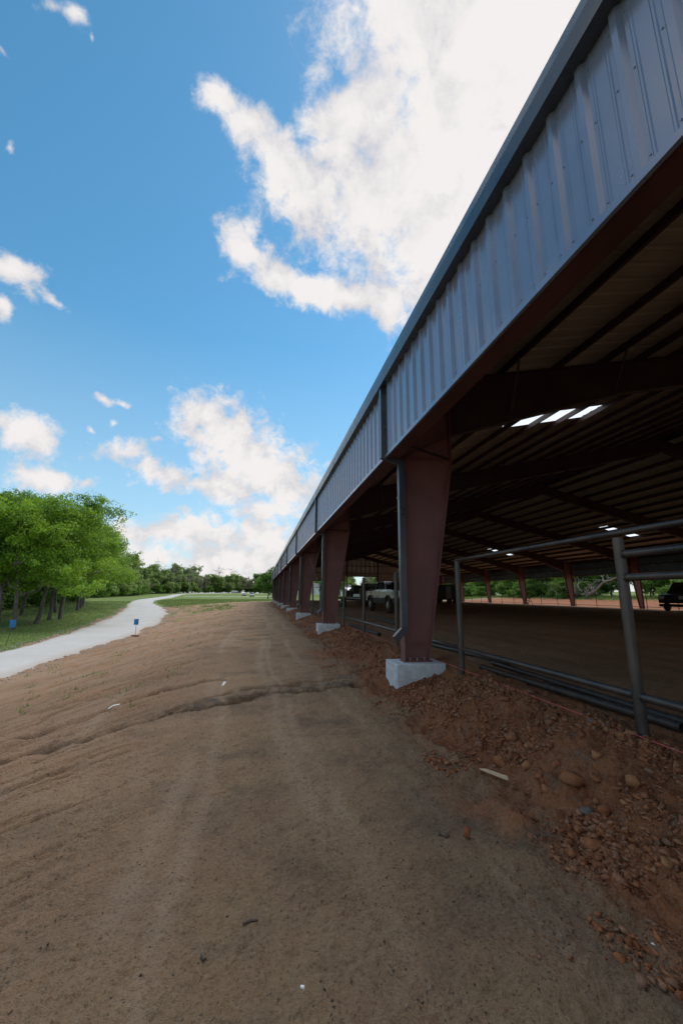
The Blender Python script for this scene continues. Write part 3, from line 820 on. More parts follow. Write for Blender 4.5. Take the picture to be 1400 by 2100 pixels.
X, Y, Rr = scatter(5000, .9, 3.2, 10, 60, lambda x, y: ss(1.5, 2.1, x + .7 * fbm(x, y, 2, 5)) * (1 - ss(2.8, 3.2, x)), .02, .06, 2.0, 25)
tag(stones('far_clay_clods', M['clod'], X, Y, Rr, 26), kind='stuff')
X, Y, Rr = scatter(16000, -3.5, 2.6, 1.25, 9.5, lambda x, y: .25 + .75 * ss(.0, .3, fbm(x * .9, y * .9, 3, 301)), .0020, .0085, 2.0, 27)
tag(stones('pebbles', M['pebble'], X, Y, Rr, 28, None, .3, .7), kind='stuff')
X, Y, Rr = scatter(3800, 0.0, 2.4, 6.3, 8.6, lambda x, y: np.exp(-(seg_dist(x, y, GULLIES[0][0]) / .30) ** 2) * ss(-.1, .2, fbm(x * 3, y * 3, 2, 303)), .004, .017, 2.2, 29)
tag(stones('washed_gravel', M['pebble'], X, Y, Rr, 30, None, .3, .7), kind='stuff')
yy = rs.uniform(12, 60, 5200) ** 1.0
side = rs.randint(0, 2, len(yy))
xx = np.where(side == 0, np.interp(yy, _RY, _RL), np.interp(yy, _RY, _RR)) + rs.normal(0, .28, len(yy)) + .15 * np.where(side == 0, -1, 1)
tag(stones('limestone_chips', M['limestone'], xx, yy, .012 * (4.0) ** rs.uniform(0, 1, len(yy)) , 31, None, .2, .7), kind='stuff')

# turf: blades on the verge by the road, weeds on the slope
def blades(name, X, Y, hgt, wid, seed, mat, kind='stuff', per=1):
    r = np.random.RandomState(seed)
    n = len(X); Z = height(X, Y) - .01
    a = r.uniform(0, 2 * PI, n); ln = r.uniform(.1, .6, n) * hgt; b = r.uniform(0, 2 * PI, n)
    w = wid * r.uniform(.6, 1.3, n)
    v = np.zeros((n, 3, 3))
    v[:, 0] = np.stack([X - np.cos(a) * w, Y - np.sin(a) * w, Z], 1)
    v[:, 1] = np.stack([X + np.cos(a) * w, Y + np.sin(a) * w, Z], 1)
    v[:, 2] = np.stack([X + np.cos(b) * ln, Y + np.sin(b) * ln, Z + hgt * r.uniform(.6, 1.2, n)], 1)
    tint = np.repeat(np.clip(.5 + .6 * fbm(X * .6, Y * .6, 3, seed) + r.normal(0, .2, n), 0, 1), 3)
    me = np_mesh(name, v.reshape(-1, 3), np.arange(3 * n).reshape(n, 3), mat, dict(tint=('POINT', tint)), smooth=False)
    return tag(inst(name, me), kind=kind)
n = 60000
Yg = 19 * (80 / 19) ** rs.uniform(0, 1, n); xl = np.interp(Yg, _RY, _RL)
Xg = xl + .1 - np.abs(rs.normal(0, 1, n)) * 7
k = masks(Xg, Yg)[2] > .4
blades('verge_grass', Xg[k], Yg[k], .03 + .06 * rs.uniform(0, 1, k.sum()) ** 2 + .16 * ss(5, 12, (xl - Xg)[k]), .012 + .0004 * Yg[k], 61, M['grass'])
n = 40000
Xg = rs.uniform(-20, 3, n); Yg = 45 * (110 / 45) ** rs.uniform(0, 1, n)
k = (masks(Xg, Yg)[2] > .5) & (Xg > np.interp(Yg, _RY, _RR) + .3)
blades('field_grass', Xg[k], Yg[k], .06 + .10 * rs.uniform(0, 1, k.sum()), .02 + .0004 * Yg[k], 62, M['grass'])
# scattered weeds on the bare slope
cx = rs.uniform(-8, -1.5, 150); cy = 6 * (60 / 6) ** rs.uniform(0, 1, 150)
Xg = (cx[:, None] + rs.normal(0, .10, (150, 14))).ravel(); Yg = (cy[:, None] + rs.normal(0, .10, (150, 14))).ravel()
k = Xg > np.interp(Yg, _RY, _RR) + .4
blades('slope_weeds', Xg[k], Yg[k], .05 + .05 * rs.uniform(0, 1, k.sum()), .012 + 0 * Xg[k], 63, M['grass'])
Xg = rs.uniform(44, 64, 26000); Yg = rs.uniform(15, 95, 26000)
k = masks(Xg, Yg)[2] > .5
blades('bank_grass', Xg[k], Yg[k], .25 + .35 * rs.uniform(0, 1, k.sum()), .05 + 0 * Xg[k], 64, M['grass'])
# ------------------------------------------------------------------ the covered arena
XM = 20.0
SL = 0.225
PXF = 2.135                                    # plane of the fascia sheets
def zroof(x): return 5.66 + SL * ((x if x <= XM else 2 * XM - x) - 2.1)
arena_o = empty('arena_building', (XM, (YB0 + YB1) / 2, ZFLOOR),
                'long open sided steel arena with grey ribbed fascia and dark red tapered columns', 'arena')
AO = Vector(arena_o.location)
def apart(name, me, loc=(0, 0, 0), rot=(0, 0, 0)):
    """loc in world"""
    return inst(name, me, arena_o, tuple(Vector(loc) - AO), rot)

# fascia sheets: ribs a foot apart, two low stiffeners in each flat
def rib_profile(w, hs=1.0):
    pts = [(0, 0)]
    p = w / 3
    for k in range(3):
        c = p * (k + .5)
        for (o, h) in ((-.105, 0), (-.096, .0045), (-.084, .0045), (-.075, 0), (-.047, 0), (-.022, .031), (.022, .031), (.047, 0), (.075, 0), (.084, .0045), (.096, .0045), (.105, 0)):
            pts.append((c + o, h * hs))
    pts.append((w, 0))
    return pts
PW_ = BAY / 10
prof = rib_profile(PW_)
mb = MB()
n = len(prof)
mb.add([(-h, y, 3.95) for (y, h) in prof] + [(-h, y, 5.40) for (y, h) in prof], [(i, i + 1, i + 1 + n, i + n) for i in range(n - 1)])
for zz in (4.06, 4.74, 5.22):               # screw heads beside the ribs
    for c in (PW_ / 6, PW_ / 2, PW_ * 5 / 6):
        for o in (-.062, .062):
            mb.box(-.006, -.0005, c + o - .005, c + o + .005, zz - .005, zz + .005)
me_fp = mb.mesh('wall_panel', M['fascia'])
for i in range(100):
    apart('wall_panel', me_fp, (PXF, YB0 + PW_ * i, 0))
for i in range(100):
    apart('wall_panel', me_fp, (2 * XM - PXF, YB0 + PW_ * (i + 1), 0), (0, 0, PI))

def both(name, mat, mb_fn, smooth=None, bevel=0):
    """a long member on the near side and its mirror on the far side"""
    for s in (1, -1):
        m = MB(); mb_fn(m, lambda x: x if s > 0 else 2 * XM - x)
        m.build(name, mat, arena_o, smooth, bevel, world=True)
YA, YZ = YB0 - .06, YB1 + .06
both('gutter', M['trim'], lambda m, X: m.prism([(X(2.132), 5.325), (X(2.004), 5.31), (X(1.992), 5.478), (X(1.997), 5.585), (X(2.10), 5.615), (X(2.132), 5.60)], 1, YA, YZ))
both('base_trim', M['fascia'], lambda m, X: m.prism([(X(2.098), 3.925), (X(2.098), 3.985), (X(2.131), 3.985), (X(2.131), 3.925)], 1, YA, YZ))
both('fascia_girt', M['girt'], lambda m, X: (m.prism([(X(2.142), 3.943), (X(2.142), 4.01), (X(2.154), 4.01), (X(2.154), 3.955), (X(2.36), 3.955), (X(2.36), 4.01), (X(2.372), 4.01), (X(2.372), 3.943)], 1, YA, YZ)))
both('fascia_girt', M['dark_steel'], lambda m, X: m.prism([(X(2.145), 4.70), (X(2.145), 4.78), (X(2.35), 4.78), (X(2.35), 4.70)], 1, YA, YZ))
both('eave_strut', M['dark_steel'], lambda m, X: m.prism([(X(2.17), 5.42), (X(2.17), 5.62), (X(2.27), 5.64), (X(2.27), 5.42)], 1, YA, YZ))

# columns and rafters
def ztop(x): return zroof(x) - 0.205
def ibeam(m, web, tf, hw, flange_edges, t=0.010):
    m.prism(web, 1, -t / 2, t / 2)
    for (a, b) in flange_edges:
        a, b = Vector((a[0], 0, a[1])), Vector((b[0], 0, b[1]))
        m.bar(a, b, 2 * hw, tf, up=(b - a).cross(Vector((0, 1, 0))))
def col_mesh(name, X):
    m = MB()
    web = [(X(2.475), .405), (X(2.895), .405), (X(3.49), 4.02), (X(3.49), ztop(3.49) - .01), (X(2.475), ztop(2.475) - .01)]
    ibeam(m, web, .012, .10, [((X(2.469), .405), (X(2.469), ztop(2.469) - .01)), ((X(2.901), .405), (X(3.497), 4.02)), ((X(2.475), ztop(2.475)), (X(3.49), ztop(3.49)))])
    m.bar((X(2.48), 0, 4.02), (X(3.48), 0, 4.55), .19, .010, up=(0, 0, 1))          # knee stiffener
    m.box(min(X(3.478), X(3.496)), max(X(3.478), X(3.496)), -.1, .1, 4.03, ztop(3.49))   # end plate
    m.box(min(X(2.44), X(2.95)), max(X(2.44), X(2.95)), -.115, .115, .386, .405)
    return m.mesh(name, M['red_steel'])
def raf_mesh(name, X):
    m = MB()
    bot = [(3.497, 4.56), (5.4, 5.20), (7.77, 5.98), (12.5, 7.05), (XM, zroof(XM) - .205 - .62)]
    web = [(X(a), b) for a, b in bot] + [(X(XM), ztop(XM)), (X(3.497), ztop(3.497))]
    fl = [((X(a[0]), a[1]), (X(b[0]), b[1])) for a, b in zip(bot[:-1], bot[1:])] + [((X(3.497), ztop(3.497)), (X(XM), ztop(XM)))]
    ibeam(m, web, .012, .10, fl)
    m.box(min(X(3.497), X(3.515)), max(X(3.497), X(3.515)), -.1, .1, 4.53, ztop(3.5))
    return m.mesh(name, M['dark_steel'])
ident = lambda x: x
mirr = lambda x: 2 * XM - x
me_cn, me_cf = col_mesh('column', ident), col_mesh('column_far', mirr)
me_rn, me_rf = raf_mesh('rafter', ident), raf_mesh('rafter_far', mirr)
me_cf.name = 'column.001'; me_rf.name = 'rafter.001'
pier = MB().box(2.245, 3.10, -.305, .305, -.5, .385).mesh('concrete_pier', M['concrete'], bevel=.012)
boltm = MB().lathe([(0, .0), (0, .019), (.018, .019), (.018, .012), (.055, .011), (.055, 0)], 'z', n=6).mesh('anchor_bolt', M['bolt'])
def downspout_mesh():
    m = MB()
    a, b = -.29, -.19
    m.prism([(2.028, 4.02), (2.028, 5.33), (2.128, 5.33), (2.128, 4.02)], 1, a, b)
    m.prism([(2.028, 4.02), (2.128, 4.02), (2.36, 3.93), (2.455, 3.93), (2.455, 3.83), (2.35, 3.83), (2.06, 3.915), (2.028, 3.93)], 1, a + .003, b - .003)
    m.prism([(2.352, .96), (2.352, 3.90), (2.458, 3.90), (2.458, .96)], 1, a, b)
    m.prism([(2.352, .96), (2.458, .96), (2.458, .90), (2.285, .735), (2.212, .82)], 1, a + .003, b - .003)
    for z in (1.9, 3.2):
        m.box(2.346, 2.462, a - .006, b + .02, z, z + .035)
    return m.mesh('downspout', M['trim'])
me_ds = downspout_mesh()
for k in range(NB0, NB1 + 1):
    y = Y1 + k * BAY
    c = apart('column', me_cn, (0, y, 0))
    apart('column', me_cf, (0, y, 0)); apart('rafter', me_rn, (0, y, 0)); apart('rafter', me_rf, (0, y, 0))
    apart('concrete_pier', pier, (0, y, 0)); apart('concrete_pier', pier, (2 * XM, y, 0), (0, 0, PI))
    apart('downspout', me_ds, (0, y, 0)); apart('downspout', me_ds, (2 * XM, y, 0), (0, 0, PI))
    if 0 <= k <= 2:
        for bx_ in (2.56, 2.69, 2.82):
            for s in (-1, 1):
                inst('anchor_bolt', boltm, c, (bx_, s * .075, .405))

# purlins
PN = [2.42, 3.5, 4.8, 6.2, 7.4, 8.44, 9.48, 10.5, 11.7, 12.9, 14.1, 15.3, 16.5, 17.7, 18.9, 19.75]
def purlin(x, s):
    m = MB(); X = ident if s > 0 else mirr
    z = zroof(x) - .012
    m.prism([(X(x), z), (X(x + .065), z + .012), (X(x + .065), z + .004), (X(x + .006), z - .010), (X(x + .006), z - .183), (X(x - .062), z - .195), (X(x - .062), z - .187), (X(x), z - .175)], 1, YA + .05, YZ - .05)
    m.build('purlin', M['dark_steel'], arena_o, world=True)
for x in PN: purlin(x, 1); purlin(x, -1)

# roof sheets, some of them with a translucent skylight let in
rp = rib_profile(PW_)
def roof_mesh(name, x0, x1, mat, s, lift=0.0):
    X = ident if s > 0 else mirr
    m = MB(); n = len(rp)
    m.add([(X(x0), y, zroof(x0) + h + lift) for y, h in rp] + [(X(x1), y, zroof(x1) + h + lift) for y, h in rp], [(i, i + 1, i + 1 + n, i + n) for i in range(n - 1)])
    return m.mesh(name, mat)
cache = {}
def roof_piece(name, x0, x1, mat, s, y, lift=0.0):
    k = (name, x0, x1, s)
    if k not in cache: cache[k] = roof_mesh(name, x0, x1, M[mat], s, lift)
    apart(name, cache[k], (0, y, 0))
SKY_N = {24: [(7.43, 10.52)], 44: [(7.43, 10.52)], 64: [(7.43, 10.52)]}
SKY_F = {25: [(7.1, 8.1), (9.6, 10.6)], 45: [(7.1, 8.1), (9.6, 10.6)], 65: [(7.1, 8.1), (9.6, 10.6)], 85: [(7.1, 8.1), (8.2, 9.2), (9.6, 10.6)]}
for s, SK in ((1, SKY_N), (-1, SKY_F)):
    for i in range(0, 101):
        y = YB0 - PW_ / 2 + PW_ * i
        if i == 0: y += 0.0
        cuts = [2.09]
        for a, b in SK.get(i, []): cuts += [a, b]
        cuts.append(XM - .02)
        for j in range(len(cuts) - 1):
            if j % 2 == 0: roof_piece('roof_panel', cuts[j], cuts[j + 1], 'roof_sheet', s, y)
            else: roof_piece('skylight', cuts[j], cuts[j + 1], 'skylight', s, y)
MB().prism([(XM - .25, zroof(XM - .25) + .036), (XM, zroof(XM) + .05), (XM + .25, zroof(XM - .25) + .036), (XM, zroof(XM) + .058)], 1, YA - .4, YZ + .4).build('ridge_cap', M['trim'], arena_o, world=True)

# flange braces under the near purlins, struts at the girt
fb = {}
for k in range(-1, 5):
    y = Y1 + k * BAY
    for x, zb in ((4.8, 5.02), (7.4, 5.87), (10.5, 6.62), (14.1, 7.4)):
        if x not in fb:
            zp = zroof(x) - .19
            fb[x] = MB().bar((x - .03, -.62, zp), (x + .02, -.10, zb), .042, .006).bar((x - .03, -.60, zp + .02), (x + .02, -.085, zb), .006, .042).mesh('flange_brace', M['dark_steel'])
        apart('flange_brace', fb[x], (0, y, 0))
    gb = fb.setdefault('g', MB().bar((2.36, -.80, 3.97), (3.42, -.10, 4.05), .042, .006).bar((2.36, -.80, 3.99), (3.42, -.10, 4.07), .006, .042).mesh('girt_brace', M['dark_steel']))
    apart('girt_brace', gb, (0, y, 0))

# rod bracing in the second bay
for (a, b) in (((2.66, Y1 + BAY + .1, 4.6), (2.66, Y1 + 2 * BAY - .1, .75)), ((2.68, Y1 + BAY + .1, .75), (2.68, Y1 + 2 * BAY - .1, 4.6))):
    MB().tube([a, b], .0125, 8).build('brace_rod', M['pipe'], arena_o, 1.0, world=True)

# gable ends
def gable(y, out):
    x = 2.14
    while x < 37.8:
        x1 = min(x + PW_, 37.86)
        xc = (x + x1) / 2
        z0 = 5.06 if 17.0 < xc < 23.4 else 4.08
        a, b = x + .002, x1 - .002
        pts = [(a, z0), (b, z0), (b, zroof(b) - .02)]
        if a < XM < b: pts.append((XM, zroof(XM) - .02))
        pts.append((a, zroof(a) - .02))
        m = MB().prism(pts, 1, y, y + out * .004)
        w = b - a
        for q in (1 / 6, .5, 5 / 6):
            c = a + w * q
            zt = min(zroof(c - .03), zroof(c + .03)) - .03
            m.add([(c - .04, y + out * .0045, z0), (c - .018, y + out * .031, z0), (c + .018, y + out * .031, z0), (c + .04, y + out * .0045, z0),
                   (c - .04, y + out * .0045, zt), (c - .018, y + out * .031, zt), (c + .018, y + out * .031, zt), (c + .04, y + out * .0045, zt)],
                  [(0, 1, 5, 4), (1, 2, 6, 5), (2, 3, 7, 6)])
        m.build('end_panel', M['roof_sheet'], arena_o, world=True)
        x = x1
    for z in (4.10, 5.70, 7.15, 8.40):
        h = (z + .2 - 5.66) / SL + 2.1 if z > 5.4 else 2.2
        segs = [(max(h, 2.2), 40 - max(h, 2.2))] if z > 5 else [(2.2, 16.9), (23.5, 37.8)]
        for a, b in segs:
            MB().box(a, b, min(y - out * .16, y - out * .006), max(y - out * .16, y - out * .006), z, z + .10).build('end_girt', M['dark_steel'], arena_o, world=True)
    MB().box(16.9, 23.5, min(y - out * .16, y - out * .006), max(y - out * .16, y - out * .006), 5.04, 5.14).build('door_header', M['dark_steel'], arena_o, world=True)
    for xx in (9.6, 16.95, 23.45, 30.4):
        MB().box(xx - .1, xx + .1, min(y - out * .36, y - out * .17), max(y - out * .36, y - out * .17), .385, zroof(xx) - .25).build('end_post', M['dark_steel'], arena_o, world=True)
gable(YB1 + .06, 1); gable(YB0 - .06, -1)

# ------------------------------------------------------------------ pipe fences
PLX = 3.10
fence = empty('pipe_fence', (PLX, 6.0, ZFLOOR), 'unfinished bare steel pipe fence along the near columns, top rail only at the camera end', 'pipe fence')
def fpost(x, y, z0, z1, r, par, n=16):
    m = MB().pipe((x, y, z0), (x, y, z1), r, .006, n)
    m.build('post', M['pipe'], par, 0.9, world=True)
for k in range(-3, 17):
    y = 3.0 + 3.03 * k
    z1 = 2.015
    if k == 1: z1 = 2.045
    if k >= 7: z1 = 1.98
    fpost(PLX, y, hz(PLX, y) - .35, z1, .044, fence)
YT = 3.0 + 3.03
def rail(y0, y1, z, r, mat='pipe'):
    MB().tube([(PLX, y0, z), (PLX, y1, z)], r, 16).build('rail', M[mat], fence, .9, world=True)
rail(-6.0, YT + .04, 2.062, .027)
rail(-6.0, 2.965, 1.868, .032); rail(-6.0, 2.965, 1.667, .032)
rail(-6.0, 2.965, .70, .034)
for k in range(1, 5):
    rail(3.0 + 3.03 * (k - 1) + .036, 3.0 + 3.03 * k - .036, .70, .034)
# weld beads where rails meet the post
for z in (1.868, 1.667, .70):
    m = MB()
    pts = [(PLX + .036 * math.cos(t), 2.952, z + .036 * math.sin(t)) for t in np.linspace(0, 2 * PI, 15)]
    m.tube(pts, .006, 6, cap=False).build('weld_bead', M['pipe'], fence, .9, world=True)
ffence = empty('pipe_fence', (36.8, 35, ZFLOOR), 'low dark pipe fence along the far side of the arena with one bottom rail', 'pipe fence')
for k in range(2, 24):
    y = 3.0 + 3.03 * k
    fpost(36.8, y, .1, 1.72, .03, ffence, 8)
MB().tube([(36.8, 6, .58), (36.8, 72, .58)], .026, 8).build('rail', M['pipe_dark'], ffence, .9, world=True)

def loose_pipe(p, q, r, label, mat='pipe_dark', group=None, n=14):
    p = Vector((p[0], p[1], hz(*p) + r * .9)); q = Vector((q[0], q[1], hz(*q) + r * .9))
    m = MB().pipe(p - p, q - p, r, .006, n)
    o = m.build('steel_pipe', M[mat], None, .9)
    o.location = p
    return tag(o, label, 'pipe', group or 'loose pipes lying on the arena floor')
loose_pipe((3.40, 6.0), (3.47, 2.98), .042, 'weathered black pipe on the ground, closest to the near fence posts')
loose_pipe((3.74, 6.2), (3.66, 1.6), .040, 'dark pipe on the ground half hidden under the lower fence rail')
loose_pipe((3.98, 6.15), (3.72, 9.6), .04, 'steel pipe lying behind the front column with its open end by the fence post', 'pipe')
loose_pipe((3.27, 15.0), (3.38, 11.4), .05, 'short black pipe lying below the low rail left of the front column')
loose_pipe((6.2, 21.1), (5.4, 15.2), .045, 'grey pipe on the arena floor before the silver truck, upper of the pair', 'pipe')
loose_pipe((5.7, 20.3), (5.05, 15.0), .045, 'grey pipe on the arena floor before the silver truck, lower of the pair', 'pipe')
st = MB()
pts = []
for y in np.linspace(0.2, 6.55, 14): pts.append((2.995 + .004 * math.sin(y * 2), y, .43 - .008 * math.sin((y - .2) / 6.35 * PI)))
st.tube(pts, .0026, 5)
st.tube([(2.995, 6.6, .41), (2.99, 7.2, .41)], .0026, 5)
st.tube([(3.0, 7.25, .41), (3.01, 11, .43), (3.03, 15, .45)], .0026, 5)
tag(st.build('string_line', M['string']), 'thin pink string stretched along the pipe fence just above the soil', 'string')

# ------------------------------------------------------------------ blue yard signs
def sign(x, y, h, lean, w, hh, rz, label):
    z = hz(x, y)
    e = empty('yard_sign', (x, y, z), label, 'sign', 'small blue signs beside the gravel road', rz)
    MB().tube([(0, 0, -.2), (lean, 0, h)], .011, 6).build('stake', M['pipe_dark'], e)
    cx_ = lean * .93
    MB().box(cx_ - w / 2, cx_ + w / 2, -.022, -.012, h - hh, h + .03).build('sign_board', M['sign_blue'], e, bevel=.004)
    return e
sign(-7.28, 27.3, 1.0, -.02, .27, .31, R(-6), 'small blue sign on a stake on the bare dirt side of the gravel road')
tag(MB().obox((-7.28, 27.25, hz(-7.28, 27.25)), (.22, 0, 0), (0, .16, 0), (0, 0, .07)).build('dirt_mound', M['clod'], bevel=.06), kind='stuff')
sign(-12.05, 23.3, 1.2, .17, .25, .33, R(5), 'leaning blue sign on a thin stake in the grass left of the gravel road')
# ------------------------------------------------------------------ vehicles
def arc(c, r, a0, a1, n):
    return [(c[0] + r * math.cos(t), c[1] + r * math.sin(t)) for t in np.linspace(a0, a1, n)]
def wheel_parts(par, x, y, r, w, side, rimr):
    """wheel at local x (outer face), axle along x"""
    e = MB()
    o = side
    prof = [(0, rimr * .9), (o * .012, rimr), (o * .02, r * .8), (0, r * .93), (-o * .03, r), (-o * (w - .03), r), (-o * w, r * .93), (-o * w, rimr)]
    e.lathe(prof, 'x', (x, y, r), 22)
    nb = 26
    for k in range(nb):          # tread blocks
        t = 2 * PI * k / nb
        c = Vector((x - o * w * .5, y + (r + .004) * math.cos(t), r + (r + .004) * math.sin(t)))
        e.obox(c, (w * .42, 0, 0), (0, -math.sin(t) * .035, math.cos(t) * .035), (0, math.cos(t) * .012, math.sin(t) * .012))
    ty = e.build('wheel', M['rubber'], par, .7)
    m = MB().lathe([(-o * .05, rimr * .92), (o * .006, rimr * .98), (o * .012, rimr * .88), (-o * .03, rimr * .80), (-o * .035, 0.001)], 'x', (x, y, r), 20)
    for k in range(8):
        t = 2 * PI * k / 8
        m.obox((x - o * .008, y + rimr * .5 * math.cos(t), r + rimr * .5 * math.sin(t)), (.016, 0, 0), (0, rimr * .36 * math.cos(t), rimr * .36 * math.sin(t)), (0, -math.sin(t) * .028, math.cos(t) * .028))
    m.lathe([(-o * .03, .09), (o * .02, .085), (o * .03, .05), (o * .03, .001)], 'x', (x, y, r), 12)
    m.build('rim', M['chrome'], ty, .6)
    return ty

def frustum(m, y0, y1, z0, hw0, ty0, ty1, z1, hw1):
    m.add([(-hw0, y0, z0), (hw0, y0, z0), (hw0, y1, z0), (-hw0, y1, z0), (-hw1, ty0, z1), (hw1, ty0, z1), (hw1, ty1, z1), (-hw1, ty1, z1)],
          [(3, 2, 1, 0), (4, 5, 6, 7), (0, 1, 5, 4), (1, 2, 6, 5), (2, 3, 7, 6), (3, 0, 4, 7)])
    return m
def pane(par, name, quad, t, mat, inset=0.0, smooth=None):
    q = [Vector(p) for p in quad]
    c = sum(q, Vector()) / len(q)
    q = [p + (c - p) * inset for p in q]
    nrm = (q[1] - q[0]).cross(q[2] - q[1]).normalized()
    m = MB(); k = len(q)
    m.add([p - nrm * .02 for p in q] + [p + nrm * t for p in q], [tuple(range(k))[::-1], tuple(range(k, 2 * k))] + [(i, (i + 1) % k, (i + 1) % k + k, i + k) for i in range(k)])
    return m.build(name, M[mat], par)

def pickup(loc, rz, label, paint='silver'):
    t = empty('pickup_truck', loc, label, 'pickup truck', None, rz)
    fa, ra, wr = -1.95, 1.92, .47
    hw = .99
    side = [(-3.02, .90), (-3.05, 1.22), (-2.98, 1.37), (-2.5, 1.45), (-1.42, 1.50), (-1.30, 1.47), (1.02, 1.45), (1.04, 1.42), (3.06, 1.42), (3.10, 1.36), (3.10, .92)]
    side += arc((ra, wr), .60, math.asin((.92 - wr) / .60), PI - math.asin((.92 - wr) / .60), 11)
    side += arc((fa, wr), .60, math.asin((.90 - wr) / .60), PI - math.asin((.90 - wr) / .60), 11)
    m = MB().prism(side, 0, -hw, hw)
    m.build('body', M[paint], t, .5, .03)
    m = frustum(MB(), -1.38, 1.00, 1.44, .955, -.52, .80, 2.03, .76)
    m.build('cab', M[paint], t, .5, .035)
    MB().prism([(-2.60, .93), (-2.60, .62), (3.0, .62), (3.0, .93)], 0, -.80, .80).build('chassis', M['black'], t)
    for s in (-1, 1):
        MB().box(min(s * .86, s * 1.005), max(s * .86, s * 1.005), -1.32, 1.30, .56, .935).build('rocker_panel', M['black'], t, bevel=.03)
        for ax, zz in ((fa, .90), (ra, .92)):
            pr_ = arc((ax, wr), .66, R(24), PI - R(24), 13) + arc((ax, wr), .575, PI - R(24), R(24), 13)
            MB().prism(pr_, 0, s * .93, s * 1.05).build('wheel_flare', M['black'], t)
            wheel_parts(t, s * 1.03, ax, wr, .30, s, .235)
        # side glass: outline points on the slanted cab side
        def sp(y, z):
            f = (z - 1.44) / .59
            return (s * (.955 + (.76 - .955) * f), y, z)
        q = [sp(-1.16, 1.50), sp(-.12, 1.50), sp(-.12, 1.96), sp(-.58, 1.96)]
        q2 = [sp(-.04, 1.50), sp(.80, 1.50), sp(.70, 1.95), sp(-.04, 1.96)]
        for qq in (q, q2):
            pane(t, 'side_window', qq if s > 0 else qq[::-1], .006, 'dark_glass')
        d = MB().box(min(s * .985, s * 1.012), max(s * .985, s * 1.012), -.30, -.12, 1.30, 1.335); d.build('door_handle', M['black'], t)
        MB().box(min(s * .985, s * 1.012), max(s * .985, s * 1.012), .62, .78, 1.30, 1.335).build('door_handle', M['black'], t)
        MB().box(min(s * 1.0, s * 1.30), max(s * 1.0, s * 1.30), -1.12, -1.0, 1.50, 1.80).build('mirror', M['black'], t, bevel=.03)
        for yy in (-1.28, -.08, .96):
            MB().box(min(s * .984, s * .9915), max(s * .984, s * .9915), yy - .008, yy + .008, .94, 1.44).build('door_seam', M['black'], t)
        MB().prism([(-3.06, 1.02), (-3.06, 1.33), (-2.72, 1.36), (-2.78, 1.02)], 0, s * .70, s * 1.0).build('headlight', M['lamp_glass'], t, bevel=.02)
        MB().box(min(s * .93, s * 1.004), max(s * .93, s * 1.004), -2.80, -2.70, 1.05, 1.34).build('turn_signal', M['amber'], t)
        MB().box(min(s * .86, s * 1.0), max(s * .86, s * 1.0), 3.06, 3.115, .98, 1.38).build('tail_light', M['amber'], t)
    pane(t, 'windshield', [(-.87, -1.30, 1.51), (-.72, -.60, 1.98), (.72, -.60, 1.98), (.87, -1.30, 1.51)][::-1], .006, 'dark_glass')
    pane(t, 'rear_window', [(-.70, .985, 1.52), (.70, .985, 1.52), (.64, .84, 1.94), (-.64, .84, 1.94)], .02, 'dark_glass')
    g = MB().box(-.68, .68, -3.08, -3.02, 1.02, 1.36)
    for z in (1.08, 1.16, 1.24, 1.31): g.box(-.66, .66, -3.10, -3.07, z - .014, z + .014)
    g.build('grille', M['chrome'], t)
    MB().prism([(-3.22, .66), (-3.22, .92), (-3.02, .96), (-2.72, .94), (-2.72, .70), (-3.05, .60)], 0, -1.0, 1.0).build('front_bumper', M['black'], t, bevel=.03)
    MB().box(-.95, .95, 3.08, 3.22, .70, .90).build('rear_bumper', M['chrome'], t, bevel=.02)
    MB().box(-.86, .86, 1.10, 3.02, 1.40, 1.426).build('bed_liner', M['black'], t)
    return t
pickup((8.88, 26.75, hz(8.88, 26.75) + .005), R(1.2), 'lifted silver pickup truck with black lower trim and muddy tyres under the roof')

# gooseneck trailer hitched behind it
def trailer(loc, rz):
    t = empty('gooseneck_trailer', loc, 'black flatbed gooseneck trailer with reflective strips behind the silver pickup', 'trailer', None, rz)
    fr = MB().box(-1.05, 1.05, 0, 9.0, .78, .88).box(-.5, -.4, 0, 9.0, .6, .78).box(.4, .5, 0, 9, .6, .78)
    for y in np.arange(.3, 9, .6): fr.box(-1.02, 1.02, y, y + .06, .70, .78)
    fr.build('deck_frame', M['black'], t)
    for k in range(9):
        MB().box(-1.04 + .232 * k, -1.04 + .232 * k + .222, .02, 8.98, .882, .92).build('deck_plank', M['wood_dark'], t)
    for s in (-1, 1):
        for y in (5.9, 6.95): wheel_parts(t, s * 1.15, y, .36, .22, s, .2)
        MB().prism([(5.45, .86), (5.45, .80), (5.6, .80), (5.7, .82), (7.15, .82), (7.25, .80), (7.4, .80), (7.4, .86)], 0, min(s * .95, s * 1.17), max(s * .95, s * 1.17)).build('fender', M['black'], t)
        for k in range(6): MB().box(min(s * 1.05, s * 1.058), max(s * 1.05, s * 1.058), .4 + k * .85, .72 + k * .85, .80, .86).build('reflector', M['white_paint'], t)
        MB().box(s * .9 - .05, s * .9 + .05, -.10, 0, .6, 2.08).build('headboard_post', M['black'], t)
    MB().box(-1.05, 1.05, -.06, 0, .5, 2.02).build('headboard', M['black'], t)
    m = MB()
    for s in (-1, 1): m.bar((s * .62, -.05, 1.90), (s * .18, -3.6, 1.82), .12, .26)
    m.build('neck_beam', M['black'], t)
    MB().tube([(0, -3.55, 1.8), (0, -3.55, 1.36)], .07, 10).build('coupler', M['black'], t)
    MB().box(-.4, .4, -.75, -.12, 1.1, 1.6).build('tool_box', M['grey_paint'], t, bevel=.02)
    return t
trailer((9.0, 31.9, hz(9, 31.9) + .0), R(1.2))
e = empty('skid_machine', (8.7, 36.3, .385 + .92), 'dark compact machine riding on the rear of the flatbed trailer', 'machine')
